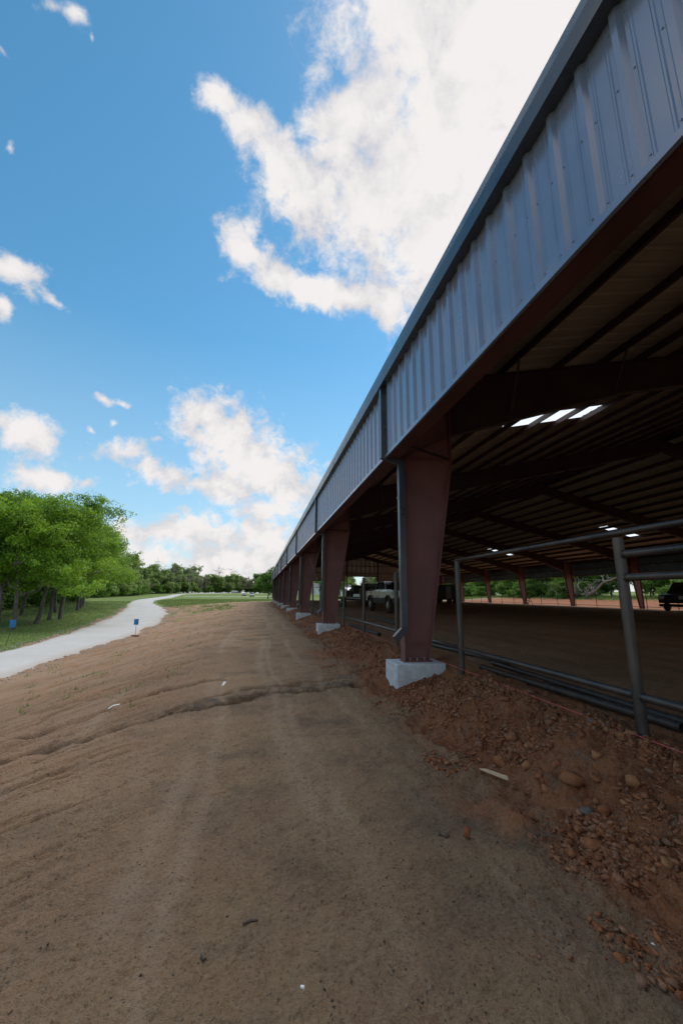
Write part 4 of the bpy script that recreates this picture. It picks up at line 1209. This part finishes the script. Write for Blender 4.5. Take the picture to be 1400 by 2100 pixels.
MB().prism([(-.9, .25), (-.8, .95), (-.1, 1.05), (.2, .75), (1.0, .7), (1.05, .25)], 0, -.55, .55).build('machine_body', M['black'], e, bevel=.05)
for s in (-1, 1):
    for y in (-.65, .7): MB().lathe([(0, .05), (0, .26), (-s * .02, .28), (-s * .2, .28), (-s * .22, .26), (-s * .22, .05)], 'x', (s * .78, y, .28), 16).build('wheel', M['rubber'], e)
MB().tube([(-.5, -.7, .9), (-.5, -.75, 1.55), (-.5, .1, 1.5), (-.5, .3, .75)], .035, 6).tube([(.5, -.7, .9), (.5, -.75, 1.55), (.5, .1, 1.5), (.5, .3, .75)], .035, 6).build('roll_bar', M['black'], e)
e = empty('wire_spool', (8.45, 33.1, .385 + .92), 'dark spool lying on the front of the flatbed trailer', 'spool')
MB().lathe([(-.25, .001), (-.25, .38), (-.21, .38), (-.21, .2), (.21, .2), (.21, .38), (.25, .38), (.25, .001)], 'x', (0, 0, .38), 18).build('reel', M['wood_dark'], e)
MB().lathe([(-.2, .2), (-.2, .31), (.2, .31), (.2, .2)], 'x', (0, 0, .38), 18).build('wire_coil', M['black'], e)

# dark enclosed trailer in the gloom
e = empty('box_trailer', (24.4, 51.5, .385), 'dark boxy trailer parked deep in the shade right of the front column', 'trailer', None, R(8))
MB().prism([(-1.2, .55), (-1.2, 2.3), (-1.1, 2.5), (.9, 2.6), (1.15, 2.4), (1.2, 2.1), (1.2, .55)], 1, -1.9, 1.9).build('body', M['black'], e, bevel=.08)
MB().box(-1.0, -.2, -1.935, -1.905, .7, 2.3).build('door', M['grey_paint'], e, bevel=.01)
MB().box(.1, .95, -1.935, -1.905, 1.45, 2.2).build('window', M['dark_glass'], e)
for s in (-1, 1):
    for x in (-.5, .4): MB().lathe([(0, .05), (0, .36), (-s * .02, .38), (-s * .22, .38), (-s * .24, .36), (-s * .24, .05)], 'y', (x, s * 1.98, .38), 18).build('wheel', M['rubber'], e)
MB().bar((1.2, 0, .6), (2.3, 0, .55), .1, .1).build('tow_bar', M['black'], e)
MB().tube([(.1, -1.2, 2.65), (.1, -1.2, 3.15)], .05, 8).build('vent_pipe', M['grey_paint'], e)

def suv(loc, rz, label, cat, paint, group=None, L_=4.7, hw=.92, name='parked_car', boxy=0.0, glass=True, zs=1.0):
    t = empty(name, loc, label, cat, group, rz)
    f, r_ = -L_ / 2, L_ / 2
    fa, ra, wr = f + .85, r_ - .95, .35
    side = [(f, .45), (f - .03, .72), (f + .08, .92), (f + 1.15, 1.03), (r_ - .1, 1.06), (r_ + .02, .95), (r_, .45)]
    side += arc((ra, wr), .42, R(14), PI - R(14), 9) + arc((fa, wr), .42, R(14), PI - R(14), 9)
    MB().prism([(a, b * zs) for a, b in side], 0, -hw, hw).build('body', M[paint], t, .5, .04)
    c0, c1 = f + 1.05, r_ - .05
    frustum(MB(), c0, c1, 1.02 * zs, hw * .96, c0 + .75, c1 - .30, 1.68 * zs, hw * .78).build('cab', M[paint], t, .5, .04)
    def sp(s, y, z):
        k = (z - 1.02) / .66
        return (s * hw * (.96 - .18 * k), y, z * zs)
    for s in (-1, 1):
        q = [sp(s, c0 + .38, 1.10), sp(s, c0 + 1.5, 1.10), sp(s, c0 + 1.5, 1.58), sp(s, c0 + .82, 1.58)]
        q2 = [sp(s, c0 + 1.58, 1.10), sp(s, c1 - .35, 1.10), sp(s, c1 - .48, 1.58), sp(s, c0 + 1.58, 1.58)]
        for qq in (q, q2): pane(t, 'side_window', qq if s > 0 else qq[::-1], .008, 'dark_glass')
        for ax in (fa, ra):
            w_ = MB().lathe([(0, .06), (s * .01, .2), (0, wr * .95), (-s * .03, wr), (-s * .2, wr), (-s * .22, wr * .9), (-s * .22, .06)], 'x', (s * (hw + .01), ax, wr), 16).build('wheel', M['rubber'], t, .7)
            MB().lathe([(s * .013, .001), (s * .018, .1), (s * .012, .21)], 'x', (s * (hw + .01), ax, wr), 12).build('rim', M['chrome'], w_)
        MB().box(min(s * hw * .55, s * hw * .95), max(s * hw * .55, s * hw * .95), f - .045, f + .05, .68 * zs, .86 * zs).build('headlight', M['lamp_glass'], t)
        MB().box(min(s * hw * .78, s * hw * .98), max(s * hw * .78, s * hw * .98), r_ - .05, r_ + .035, .70 * zs, 1.0 * zs).build('tail_light', M['amber'], t)
    pane(t, 'windshield', [(-hw * .88, c0 + .06, 1.08 * zs), (-hw * .74, c0 + .69, 1.61 * zs), (hw * .74, c0 + .69, 1.61 * zs), (hw * .88, c0 + .06, 1.08 * zs)][::-1], .012, 'dark_glass')
    pane(t, 'rear_window', [(-hw * .84, c1 - .03, 1.12 * zs), (hw * .84, c1 - .03, 1.12 * zs), (hw * .74, c1 - .25, 1.60 * zs), (-hw * .74, c1 - .25, 1.60 * zs)], .012, 'dark_glass')
    MB().box(-hw * .95, hw * .95, r_ - .02, r_ + .07, .40, .62).build('rear_bumper', M['black'], t, bevel=.02)
    MB().box(-hw * .95, hw * .95, f - .09, f + .02, .36, .60).build('front_bumper', M['black'], t, bevel=.02)
    return t
suv((-7.6, 206.5, hz(-7.6, 206.5)), R(4), 'maroon car driving on the far field, left of the silver one', 'car', 'maroon_paint')
suv((-3.6, 204.0, hz(-3.6, 204)), R(-2), 'silver car with dark rear glass on the far field beside the maroon one', 'car', 'silver', zs=1.12)
suv((-17.6, 300, hz(-17.6, 300) + .35), R(115), 'white car far off on the gravel road at the wood edge', 'car', 'white_paint')
suv((36.3, 28.6, hz(36.3, 28.6)), R(-82), 'dark van with dark rear window at the right end of the arena', 'van', 'black', name='parked_van', L_=5.2, hw=1.05, zs=1.45)

# ------------------------------------------------------------------ small buildings beyond the far gable
def house(loc, w, d, h, rh, label, cat, wall, roof, rz=0, name='house', win=True):
    e = empty(name, loc, label, cat, None, rz)
    MB().box(-w / 2, w / 2, -d / 2, d / 2, -.6, h).build('wall', M[wall], e)
    ov = .4
    m = MB()
    for s in (-1, 1):
        m.prism([(s * (d / 2 + ov), h - .05), (0, h + rh), (0, h + rh + .12), (s * (d / 2 + ov), h + .09)], 0, -w / 2 - ov, w / 2 + ov)
    m.build('roof', M[roof], e)
    MB().prism([(-d / 2, h), (0, h + rh - .02), (d / 2, h)], 0, -w / 2, w / 2).build('gable', M[wall], e)
    if win:
        for x in np.linspace(-w / 2 + 1.6, w / 2 - 1.6, 4):
            f = MB().box(x - .55, x + .55, -d / 2 - .05, -d / 2 + .02, .95, 2.15).build('window', M['white_paint'], e)
            MB().box(x - .46, x + .46, -d / 2 - .058, -d / 2 - .04, 1.03, 2.07).build('pane', M['dark_glass'], f)
            MB().box(x - .02, x + .02, -d / 2 - .066, -d / 2 - .05, 1.03, 2.07).build('mullion', M['white_paint'], f)
        dr = MB().box(.2, 1.15, -d / 2 - .06, -d / 2 + .02, 0.0, 2.1).build('door', M['grey_paint'], e)
        MB().tube([(.3, -d / 2 - .10, 1.0), (.3, -d / 2 - .05, 1.0)], .03, 6).build('handle', M['chrome'], dr)
    return e
house((27.5, 158, hz(27.5, 158) + .1), 14, 8, 2.6, 1.5, 'low white house with small windows and dark roof seen between the second and third columns', 'house', 'white_paint', 'shingle', R(3))
house((31.0, 118, hz(31, 118)), 12, 5, 1.9, .7, 'low grey metal shed on the grass behind the flatbed trailer', 'shed', 'shed_metal', 'white_paint', R(-4), 'metal_shed', False)

# saw horse by the far columns
e = empty('saw_horse', (36.0, 50.2, .385), 'dark sawhorse standing at the foot of a far column', 'sawhorse', None, R(86))
MB().bar((-.6, 0, .86), (.6, 0, .86), .09, .12).build('top_beam', M['wood_dark'], e)
for sx in (-1, 1):
    for sy in (-1, 1):
        MB().bar((sx * .48, sy * .05, .86), (sx * .62, sy * .34, 0), .07, .05).build('leg', M['wood_dark'], e)
    MB().bar((sx * .55, -.2, .42), (sx * .55, .2, .42), .05, .07).build('brace', M['wood_dark'], e)
MB().bar((-.5, 0, .5), (.5, 0, .5), .05, .06).build('stretcher', M['wood_dark'], e)

# ------------------------------------------------------------------ single stones, wood and litter near the camera
def rock(x, y, r, mat, label, cat='clod', seed=0, sq=(1, 1, .75), group=None, name='clay_clod', sink=.25):
    rr = np.random.RandomState(seed)
    bv, bf = chunk(2000 + seed, 14)
    v = bv * np.array(sq) * r
    a = rr.uniform(0, 6.28); c, s_ = math.cos(a), math.sin(a)
    v[:, :2] = v[:, :2] @ np.array([[c, s_], [-s_, c]])
    me = np_mesh(name, v, bf, M[mat], dict(tint=('POINT', np.full(len(v), rr.uniform(0, .55)))), smooth=False)
    o = inst(name, me, None, (x, y, hz(x, y) + r * sq[2] * (1 - sink * 1.6) * .8))
    return tag(o, label, cat, group)
_heap = [(2.27, 2.88, .075), (2.24, 2.70, .06), (2.50, 2.62, .05), (2.10, 2.47, .055), (2.26, 3.34, .055), (2.42, 3.17, .05), (2.36, 2.96, .05), (2.60, 2.95, .05),
         (2.44, 2.80, .045), (2.31, 2.60, .045), (2.52, 3.38, .04), (2.15, 2.98, .045), (2.70, 3.2, .045), (2.2, 3.1, .04)]
rock(2.30, 2.86, .085, 'clod', 'largest rounded rust brown clod in the heap before the tall fence post', seed=3)
rock(2.23, 2.66, .048, 'greystone', 'blue grey stone among the rust brown clods of the near heap', 'stone', 4, (1.2, .8, .6), None, 'grey_stone')
rock(2.86, 3.26, .05, 'greystone', 'small dark grey stone just left of the tall fence post foot', 'stone', 9, (1.2, .8, .5), None, 'grey_stone')
rock(2.55, 2.58, .060, 'clod', 'angular rust clod at the right edge of the near heap', seed=5, sq=(1.2, .9, .7))
rock(2.06, 2.44, .062, 'clod', 'low orange brown clod at the foot of the near heap, closest to the camera', seed=6, sq=(1.4, .8, .6))
rock(2.12, 3.52, .07, 'clod', 'rounded brown clod on the rim above the split piece of wood', seed=7)
for i, (x, y, r) in enumerate(_heap[4:]):
    rock(x, y, r, 'clod', 'fist sized rust brown clod piled in the near heap of clay', seed=20 + i, group='clods piled in the near heap')
rock(2.56, 6.32, .085, 'clod', 'brown clod leaning against the front face of the nearest concrete footing', seed=12, sq=(1, .8, 1.0), sink=.1)
rock(2.40, 6.22, .10, 'clod', 'flat brown clod at the left front corner of the nearest concrete footing', seed=13, sq=(1.5, .8, .5))
rock(2.52, 3.92, .075, 'clod', 'orange clod with a hollow beneath it, midway along the heap', seed=14, sq=(1.3, .9, .7))
rock(2.75, 4.35, .06, 'clod', 'dull brown clod near the pink string behind the heap', seed=15)
rock(1.35, 2.66, .042, 'clod', 'red brick coloured chunk lying alone on the grey dirt in front of the heap', seed=16, sq=(.7, .7, 1.2))
rock(1.22, 2.72, .035, 'pebble', 'dull grey stone beside the red chunk on the open dirt', 'stone', 17, (1.3, .9, .6), None, 'grey_stone')
rock(0.235, 1.885, .010, 'litter', 'small white pebble on the open dirt near the camera', 'pebble', 18, (.8, 1.3, .7), None, 'white_pebble')
rock(1.76, 1.79, .010, 'litter', 'tiny white pebble at the right edge of the dirt', 'pebble', 19, (1, 1, .8), None, 'white_pebble')
rock(-1.05, 5.93, .05, 'pebble', 'tan stone caught at the bend of the wash channel', 'stone', 33, (1.2, .8, .7), None, 'tan_stone')
# split wood, twigs, scraps
z = hz(1.95, 3.32)
e = MB()
e.add([(-.012, -.16, .0), (.016, -.15, .0), (.024, .10, .0), (.004, .17, .0), (-.010, -.15, .022), (.010, -.14, .026), (.014, .09, .022), (.004, .165, .010)],
      [(3, 2, 1, 0), (4, 5, 6, 7), (0, 1, 5, 4), (1, 2, 6, 5), (2, 3, 7, 6), (3, 0, 4, 7)])
o = e.build('wood_splinter', M['wood_pale']); o.location = (1.95, 3.34, z + .03); o.rotation_euler = (R(-6), R(10), R(14))
tag(o, 'pale split piece of wood lying at the broken edge of the dirt', 'wood')
tw = MB(); r_ = np.random.RandomState(8)
for k in range(9):
    a = r_.uniform(0, 6.28); l = r_.uniform(.06, .2)
    p0 = Vector((r_.normal(0, .025), r_.normal(0, .025), .012)); p1 = p0 + Vector((math.cos(a) * l, math.sin(a) * l, r_.uniform(-.005, .06)))
    tw.tube([p0, (p0 + p1) / 2 + Vector((r_.normal(0, .012), r_.normal(0, .012), .01)), p1], [.0035, .003, .0015], 5)
o = tw.build('twig_bundle', M['wood_dark']); o.location = (1.80, 2.58, hz(1.80, 2.58))
tag(o, 'small tangle of dry twigs at the foot of the clod heap', 'twigs')
for nm, x, y, l, w, a, lab in (('plastic_scrap', -.51, 7.36, .13, .035, R(75), 'small white scrap of plastic upright in the dirt beyond the wash channel'), ('plastic_strip', -2.04, 6.92, .17, .02, R(20), 'thin white strip lying on the slope left of the wash channel')):
    m = MB().add([(-l / 2, -w / 2, 0), (0, -w / 2, .02), (l / 2, -w / 2, .004), (l / 2, w / 2, .008), (0, w / 2, .028), (-l / 2, w / 2, .006),
                  (-l / 2, -w / 2, -.006), (0, -w / 2, .014), (l / 2, -w / 2, -.002), (l / 2, w / 2, .002), (0, w / 2, .022), (-l / 2, w / 2, 0)],
                 [(0, 1, 4, 5), (1, 2, 3, 4), (11, 10, 7, 6), (10, 9, 8, 7), (0, 6, 7, 1), (1, 7, 8, 2), (2, 8, 9, 3), (3, 9, 10, 4), (4, 10, 11, 5), (5, 11, 6, 0)])
    o = m.build(nm, M['litter']); o.location = (x, y, hz(x, y) + .015); o.rotation_euler = (0, R(-18), a)
    tag(o, lab, 'litter')
for x, y, l, a, lab in ((.03, 2.24, .07, .2, 'dark stick lying flat on the open dirt nearest the camera'), (-.16, 2.1, .05, 1.9, 'short dark chip of wood left of the white pebble')):
    m = MB().tube([(-l / 2, 0, .006), (0, .004, .008), (l / 2, -.003, .005)], [.006, .008, .005], 6)
    o = m.build('stick', M['wood_dark']); o.location = (x, y, hz(x, y)); o.rotation_euler = (0, 0, a); tag(o, lab, 'stick')

# ------------------------------------------------------------------ trees
def curve(p, q, sag, n, r, jit):
    p, q = np.array(p, float), np.array(q, float)
    t = np.linspace(0, 1, n)[:, None]
    c = p + (q - p) * t
    c[:, 2] += sag * np.sin(PI * t[:, 0])
    c[1:-1] += r.normal(0, jit, (n - 2, 3))
    return c
def tree_meshes(name, seed, H, Rc, fork, base, leaves, leaf, mat, bark='bark', trunk_r=.2, lean=(0, 0), limbs=7, sub=5, spread=.85, flat=.62, bare=False, multi=1):
    r = np.random.RandomState(seed)
    tm = MB(); centres = []
    for tk in range(multi):
        ox, oy = (0, 0) if multi == 1 else (r.uniform(-.5, .5), r.uniform(-.5, .5))
        top = np.array([ox + lean[0] * H + r.normal(0, .3), oy + lean[1] * H + r.normal(0, .3), H * .80])
        tc = curve((ox, oy, -.3), top, 0, 8, r, .08 * trunk_r / .2)
        tr_ = [trunk_r * (1.25 if i == 0 else 1) * (1 - .80 * i / 7) + .015 for i in range(8)]
        tm.tube(tc.tolist(), tr_, 8)
        for i in range(limbs):
            h = fork + (H * .75 - fork) * (i / max(1, limbs - 1)) ** 1.1 + r.uniform(-.2, .2)
            t = min(max((h + .3) / (H * .80 + .3), 0), .98) * 7; k = int(t); f = t - k
            p = tc[k] * (1 - f) + tc[min(k + 1, 7)] * f
            a = i * 2.399 + r.uniform(-.5, .5)
            frac = (h - fork) / max(H * .75 - fork, .1)
            reach = Rc * (.95 - .45 * frac) * r.uniform(.75, 1.1)
            zq = max(base + .4, p[2] + reach * (.28 + .55 * frac) * r.uniform(.5, 1.2))
            q = np.array([p[0] + math.cos(a) * reach, p[1] + math.sin(a) * reach, min(zq, H * .93)])
            lr = max(tr_[k] * .55, .03)
            lc = curve(p, q, .12 * reach, 6, r, .06 * reach)
            tm.tube(lc.tolist(), [lr * (1 - .8 * j / 5) + .008 for j in range(6)], 6)
            for s in range(sub):
                j = r.randint(2, 6)
                ps = lc[j]
                d = r.normal(0, 1, 3); d[2] = abs(d[2]) * .6 - .05; d /= np.linalg.norm(d)
                ln = Rc * r.uniform(.28, .55)
                qs = ps + d * ln; qs[2] = max(min(qs[2], H), base + .2)
                sc = curve(ps, qs, .05, 4, r, .05)
                tm.tube(sc.tolist(), [.035 * (trunk_r / .2) ** .5, .024, .014, .006], 5, cap=False)
                centres += [qs, (ps + 2 * qs) / 3]
                if bare:
                    for u in range(5):
                        d2 = d + r.normal(0, .6, 3); d2 /= np.linalg.norm(d2)
                        st_ = sc[r.randint(1, 4)]
                        tm.tube([st_.tolist(), (st_ + d2 * ln * .3 + r.normal(0, .05, 3)).tolist(), (st_ + d2 * ln * .6).tolist()], [.014, .010, .004], 4, cap=False)
        for u in range(4): centres.append(top + np.array([r.normal(0, .4), r.normal(0, .4), r.uniform(0, H * .12)]))
    bm_ = tm.mesh(name + '_trunk', M[bark], 1.0)
    if leaves == 0: return bm_, None
    # clumps: smaller balls of leaves round each twig end
    C = np.array(centres)
    nc = len(C)
    sub_n = 5
    CC = (C[:, None, :] + r.normal(0, 1, (nc, sub_n, 3)) * np.array([.30, .30, .22]) * Rc * .42 * spread).reshape(-1, 3)
    CC[:, 2] = np.clip(CC[:, 2], base, H * 1.0)
    pick = r.randint(0, len(CC), leaves)
    d = r.normal(0, 1, (leaves, 3)); d /= np.linalg.norm(d, axis=1, keepdims=True)
    rad = Rc * .16 * r.uniform(.5, 1.3, len(CC))
    P = CC[pick] + d * (rad[pick] * r.uniform(.3, 1, leaves) ** .6)[:, None] * np.array([1, 1, flat])
    # each leaf spray: a bent pair of triangles
    nrm = d * .5 + r.normal(0, .6, (leaves, 3)) + np.array([0, 0, .5]); nrm /= np.linalg.norm(nrm, axis=1, keepdims=True)
    u = np.cross(nrm, r.normal(0, 1, (leaves, 3))); u /= np.linalg.norm(u, axis=1, keepdims=True)
    w = np.cross(nrm, u)
    s = (leaf * r.uniform(.55, 1.35, leaves))[:, None]
    V = np.stack([P - u * s * .9, P - w * s * .42 - nrm * s * .08, P + u * s * .9, P + w * s * .42 - nrm * s * .08], 1)
    ct = r.normal(0, .22, len(CC))
    tint = np.clip(.5 + ct[pick] + r.normal(0, .13, leaves), 0, 1)
    me = np_mesh(name + '_crown', V.reshape(-1, 3), np.arange(leaves * 4).reshape(-1, 4), M[mat], dict(tint=('POINT', np.repeat(tint, 4))), smooth=False)
    return bm_, me
def plant(name, meshes, x, y, label, cat, group=None, sc=1.0, rz=0.0, zs=1.0, dz=0.0):
    z = float(land(np.array([x]), np.array([y]))[0])
    e = empty(name, (x, y, z - .08 + dz), label, cat, group, rz)
    t, c = meshes
    if t is not None: inst('trunk', t, e, scale=(sc, sc, sc * zs))
    if c is not None: inst('crown', c, e, scale=(sc, sc, sc * zs))
    return e
OAK = [tree_meshes('oak', 100 + i, 10.6 + .5 * (i % 3), 4.6, 2.9, 3.0, 46000, .105, 'leaf_oak', 'bark', .165, ((.03, -.02), (.07, .02), (-.02, .0), (.05, -.03))[i], 10, 6) for i in range(4)]
grove = [(-15.9, 31.2, 0, 1.0, 0.2, 'front oak of the grove with leaning trunk right behind the leaning blue sign'),
         (-17.4, 32.4, 1, .95, 2.1, 'oak at the left end of the grove with a side limb near its base'),
         (-16.4, 35.0, 1, 1.0, 5.9, 'oak with trunk leaning right in the middle of the grove front'),
         (-17.0, 38.3, 2, .98, 1.0, 'left one of the two close upright oaks in the grove front'),
         (-16.6, 39.4, 0, 1.02, 3.3, 'right one of the two close upright oaks in the grove front'),
         (-21.8, 43.8, 3, 1.05, .4, 'second row oak behind the leftmost trunks of the grove'),
         (-20.4, 47.3, 1, 1.0, 4.1, 'second row oak seen between the paired trunks of the grove'),
         (-19.9, 51.0, 2, 1.0, 2.2, 'oak left of the last cluster of trunks in the grove'),
         (-21.2, 55.0, 3, 1.05, .1, 'oak in the last cluster of trunks before the road bend'),
         (-22.6, 59.5, 0, .97, 5.2, 'oak behind the last cluster of trunks before the road bend'),
         (-25.5, 66.0, 1, .95, .0, 'oak spreading towards the road bend with low limbs'),
         (-28.0, 71.5, 3, .95, 5.9, 'tall oak at the right end of the grove overhanging the road bend'),
         (-21.5, 37.5, 2, .95, .7, 'oak in the dim second row at the left edge')]
for x, y, k, sc, rz, lab in grove:
    plant('oak_tree', OAK[k], x, y, lab, 'tree', 'oaks of the roadside grove', sc * .87, rz)
rt = random.Random(4)
WOOD = [tree_meshes('wood_tree', 200 + i, 9.5 + i, 3.9, 1.6, .9, 6500, .30, 'leaf_wood', 'bark', .17, (0, 0), 10, 5) for i in range(3)]
PALE = [tree_meshes('budding_tree', 230 + i, 9.5, 3.4, 1.8, 1.3, 3600, .22, 'leaf_pale', 'bark_grey', .13, (0, 0), 9, 5, bare=True) for i in range(2)]
BARE = [tree_meshes('bare_tree', 240 + i, 14, 3.8, 4.5, 4, 0, .2, 'leaf_pale', 'bark_grey', .15, (0, 0), 11, 7, bare=True) for i in range(2)]
BUSH = [tree_meshes('bush', 250 + i, 3.4, 2.3, .3, .15, 5200, .17, 'leaf_brush', 'bark', .05, (0, 0), 9, 5, multi=2) for i in range(3)]
BRUSH = [tree_meshes('brush_tree', 260 + i, 8.0, 3.2, .8, .4, 9000, .18, 'leaf_brush', 'bark', .09, (0, 0), 10, 5, multi=2) for i in range(3)]

# wood edge along the far road
path = [(-42, 96), (-47, 125), (-53, 160), (-60, 200), (-64, 245), (-54, 292), (-38, 326), (-18, 350), (10, 362), (45, 360)]
pts = []
for (a, b), (c, d) in zip(path[:-1], path[1:]):
    L_ = math.hypot(c - a, d - b); n = int(L_ / 5.2)
    for i in range(n):
        t = i / n; pts.append((a + (c - a) * t, b + (d - b) * t, -(d - b) / L_, (c - a) / L_))
for row in range(3):
    for i, (x, y, nx_, ny_) in enumerate(pts):
        if row == 2 and i % 2: continue
        o = 6.5 * row + rt.uniform(-2.0, 2.5)
        X_, Y_ = x + nx_ * o + rt.uniform(-1.5, 1.5), y + ny_ * o + rt.uniform(-1.5, 1.5)
        u = rt.random()
        if u < .60:
            plant('wood_tree', WOOD[rt.randrange(3)], X_, Y_, 'dense green tree in the wood edge along the far gravel road', 'tree', 'green trees of the far wood edge', rt.uniform(1.15, 1.65), rt.uniform(0, 6.28), rt.uniform(.85, 1.15))
        elif row < 2:
            plant('budding_tree', PALE[rt.randrange(2)], X_, Y_, 'greyish half leafed tree in the wood edge along the far gravel road', 'tree', 'half leafed trees of the far wood edge', rt.uniform(1.0, 1.5), rt.uniform(0, 6.28))
        if row >= 1:
            plant('bush', BUSH[rt.randrange(3)], X_ + rt.uniform(-2, 2), Y_ + rt.uniform(-2, 2), 'dense undergrowth bush between the trunks of the far wood edge', 'bush', 'undergrowth in the far wood edge', rt.uniform(1.3, 2.0), rt.uniform(0, 6.28))
        if row == 0 and rt.random() < .8:
            plant('bush', BUSH[rt.randrange(3)], x - nx_ * 2.5 + rt.uniform(-1, 1), y - ny_ * 2.5 + rt.uniform(-1, 1), 'low bush at the foot of the far wood edge', 'bush', 'bushes along the far wood edge', rt.uniform(.8, 1.6), rt.uniform(0, 6.28))
for (x, y, k, sc, lab) in ((-60, 262, 0, 1.05, 'leftmost of three bare grey trees rising above the far wood'), (-53, 268, 1, .98, 'middle one of three bare grey trees above the far wood'), (-44, 272, 0, 1.02, 'rightmost of three bare grey trees above the far wood'),
                         (-33, 345, 1, 1.15, 'left bare crown above the middle of the far wood'), (-23, 352, 0, 1.1, 'right bare crown above the middle of the far wood')):
    plant('bare_tree', BARE[k], x, y, lab, 'tree', 'bare trees above the far wood', sc * 1.5, rt.uniform(0, 6))
# woodland behind the grove
for i in range(46):
    x = rt.uniform(-58, -27); y = rt.uniform(26, 108)
    if x > -30 - max(0, (y - 60)) * .30: x -= 9
    plant('wood_tree', WOOD[rt.randrange(3)], x, y, 'tree in the dim woodland behind the roadside grove', 'tree', 'woodland behind the grove', rt.uniform(.75, 1.0), rt.uniform(0, 6.28))
for i in range(34):
    y = rt.uniform(30, 92); x = -27.5 - max(0, (y - 60)) * .25 + rt.uniform(-6, 1.5)
    plant('bush', BUSH[rt.randrange(3)], x, y, 'low bush under the trees behind the roadside grove', 'bush', 'bushes behind the grove', rt.uniform(.45, 1.0), rt.uniform(0, 6.28))
# brush behind the far long side
for i in range(84):
    y = rt.uniform(8, 150); x = (57 if y < 112 else 50) + rt.uniform(0, 3) + (rt.random() ** 1.5) * 14
    plant('brush_tree', BRUSH[rt.randrange(3)], x, y, 'leafy young tree in the thicket behind the far long side of the arena', 'tree', 'thicket behind the arena', rt.uniform(.75, 1.25), rt.uniform(0, 6.28))
for i in range(54):
    y = rt.uniform(10, 125); x = 54.5 + rt.uniform(-1.0, 2.5)
    plant('bush', BUSH[rt.randrange(3)], x, y, 'low green bush at the front of the thicket behind the arena', 'bush', 'bushes fronting the thicket', rt.uniform(.4, .9), rt.uniform(0, 6.28))
# trees beyond the far gable
LAWN = tree_meshes('lawn_tree', 301, 9.2, 3.6, 1.5, 1.4, 16000, .19, 'leaf_brush', 'bark', .15, (0, 0), 11, 6)
plant('lawn_tree', LAWN, 2.4, 122, 'lone bright green tree on the grass at the far left corner of the arena', 'tree', None, 1.0, .6)
plant('lawn_tree', LAWN, 20.8, 122, 'bright green tree framed by the raised opening in the far gable, left one', 'tree', None, 1.0, 2.0)
plant('lawn_tree', LAWN, 25.0, 128, 'bright green tree framed by the raised opening in the far gable, right one', 'tree', None, 1.05, 4.2)
for i in range(26):
    x = rt.uniform(8, 62); y = rt.uniform(176, 215)
    if rt.random() < .6: plant('wood_tree', WOOD[rt.randrange(3)], x, y, 'tree in the belt beyond the white house and shed', 'tree', 'trees beyond the far gable', rt.uniform(.8, 1.1), rt.uniform(0, 6.28))
    else: plant('budding_tree', PALE[rt.randrange(2)], x, y, 'grey half leafed tree in the belt beyond the white house', 'tree', 'half leafed trees beyond the far gable', rt.uniform(.8, 1.1), rt.uniform(0, 6.28))
# fallen tree with bare limbs behind the far fence
r_ = np.random.RandomState(77); m = MB()
trunk = curve((0, 0, .4), (-1.5, -8.5, 3.6), .3, 8, r_, .12)
m.tube(trunk.tolist(), [.22 - .02 * i for i in range(8)], 8)
for i in range(30):
    p = trunk[r_.randint(0, 8)] if i < 10 else np.array([r_.normal(0, .8), r_.normal(2.0, 1.6), .6 + abs(r_.normal(0, .5))])
    d = r_.normal(0, 1, 3); d[2] = abs(d[2]) * .6; d /= np.linalg.norm(d)
    ln = r_.uniform(1.0, 3.0)
    c = curve(p, p + d * ln, .2, 5, r_, .14)
    m.tube(c.tolist(), [.075, .06, .045, .03, .012], 6)
    for k in range(4):
        s = c[r_.randint(1, 5)]; d2 = d + r_.normal(0, .7, 3)
        m.tube([s.tolist(), (s + d2 * .45 + r_.normal(0, .06, 3)).tolist(), (s + d2 * .9).tolist()], [.028, .02, .006], 5, cap=False)
o = m.build('fallen_tree', M['bark_grey'], None, 1.0); o.location = (52.5, 58, float(land(np.array([52.5]), np.array([58.]))[0]))
tag(o, 'fallen bare tree with a tangle of pale limbs in front of the thicket', 'fallen tree')
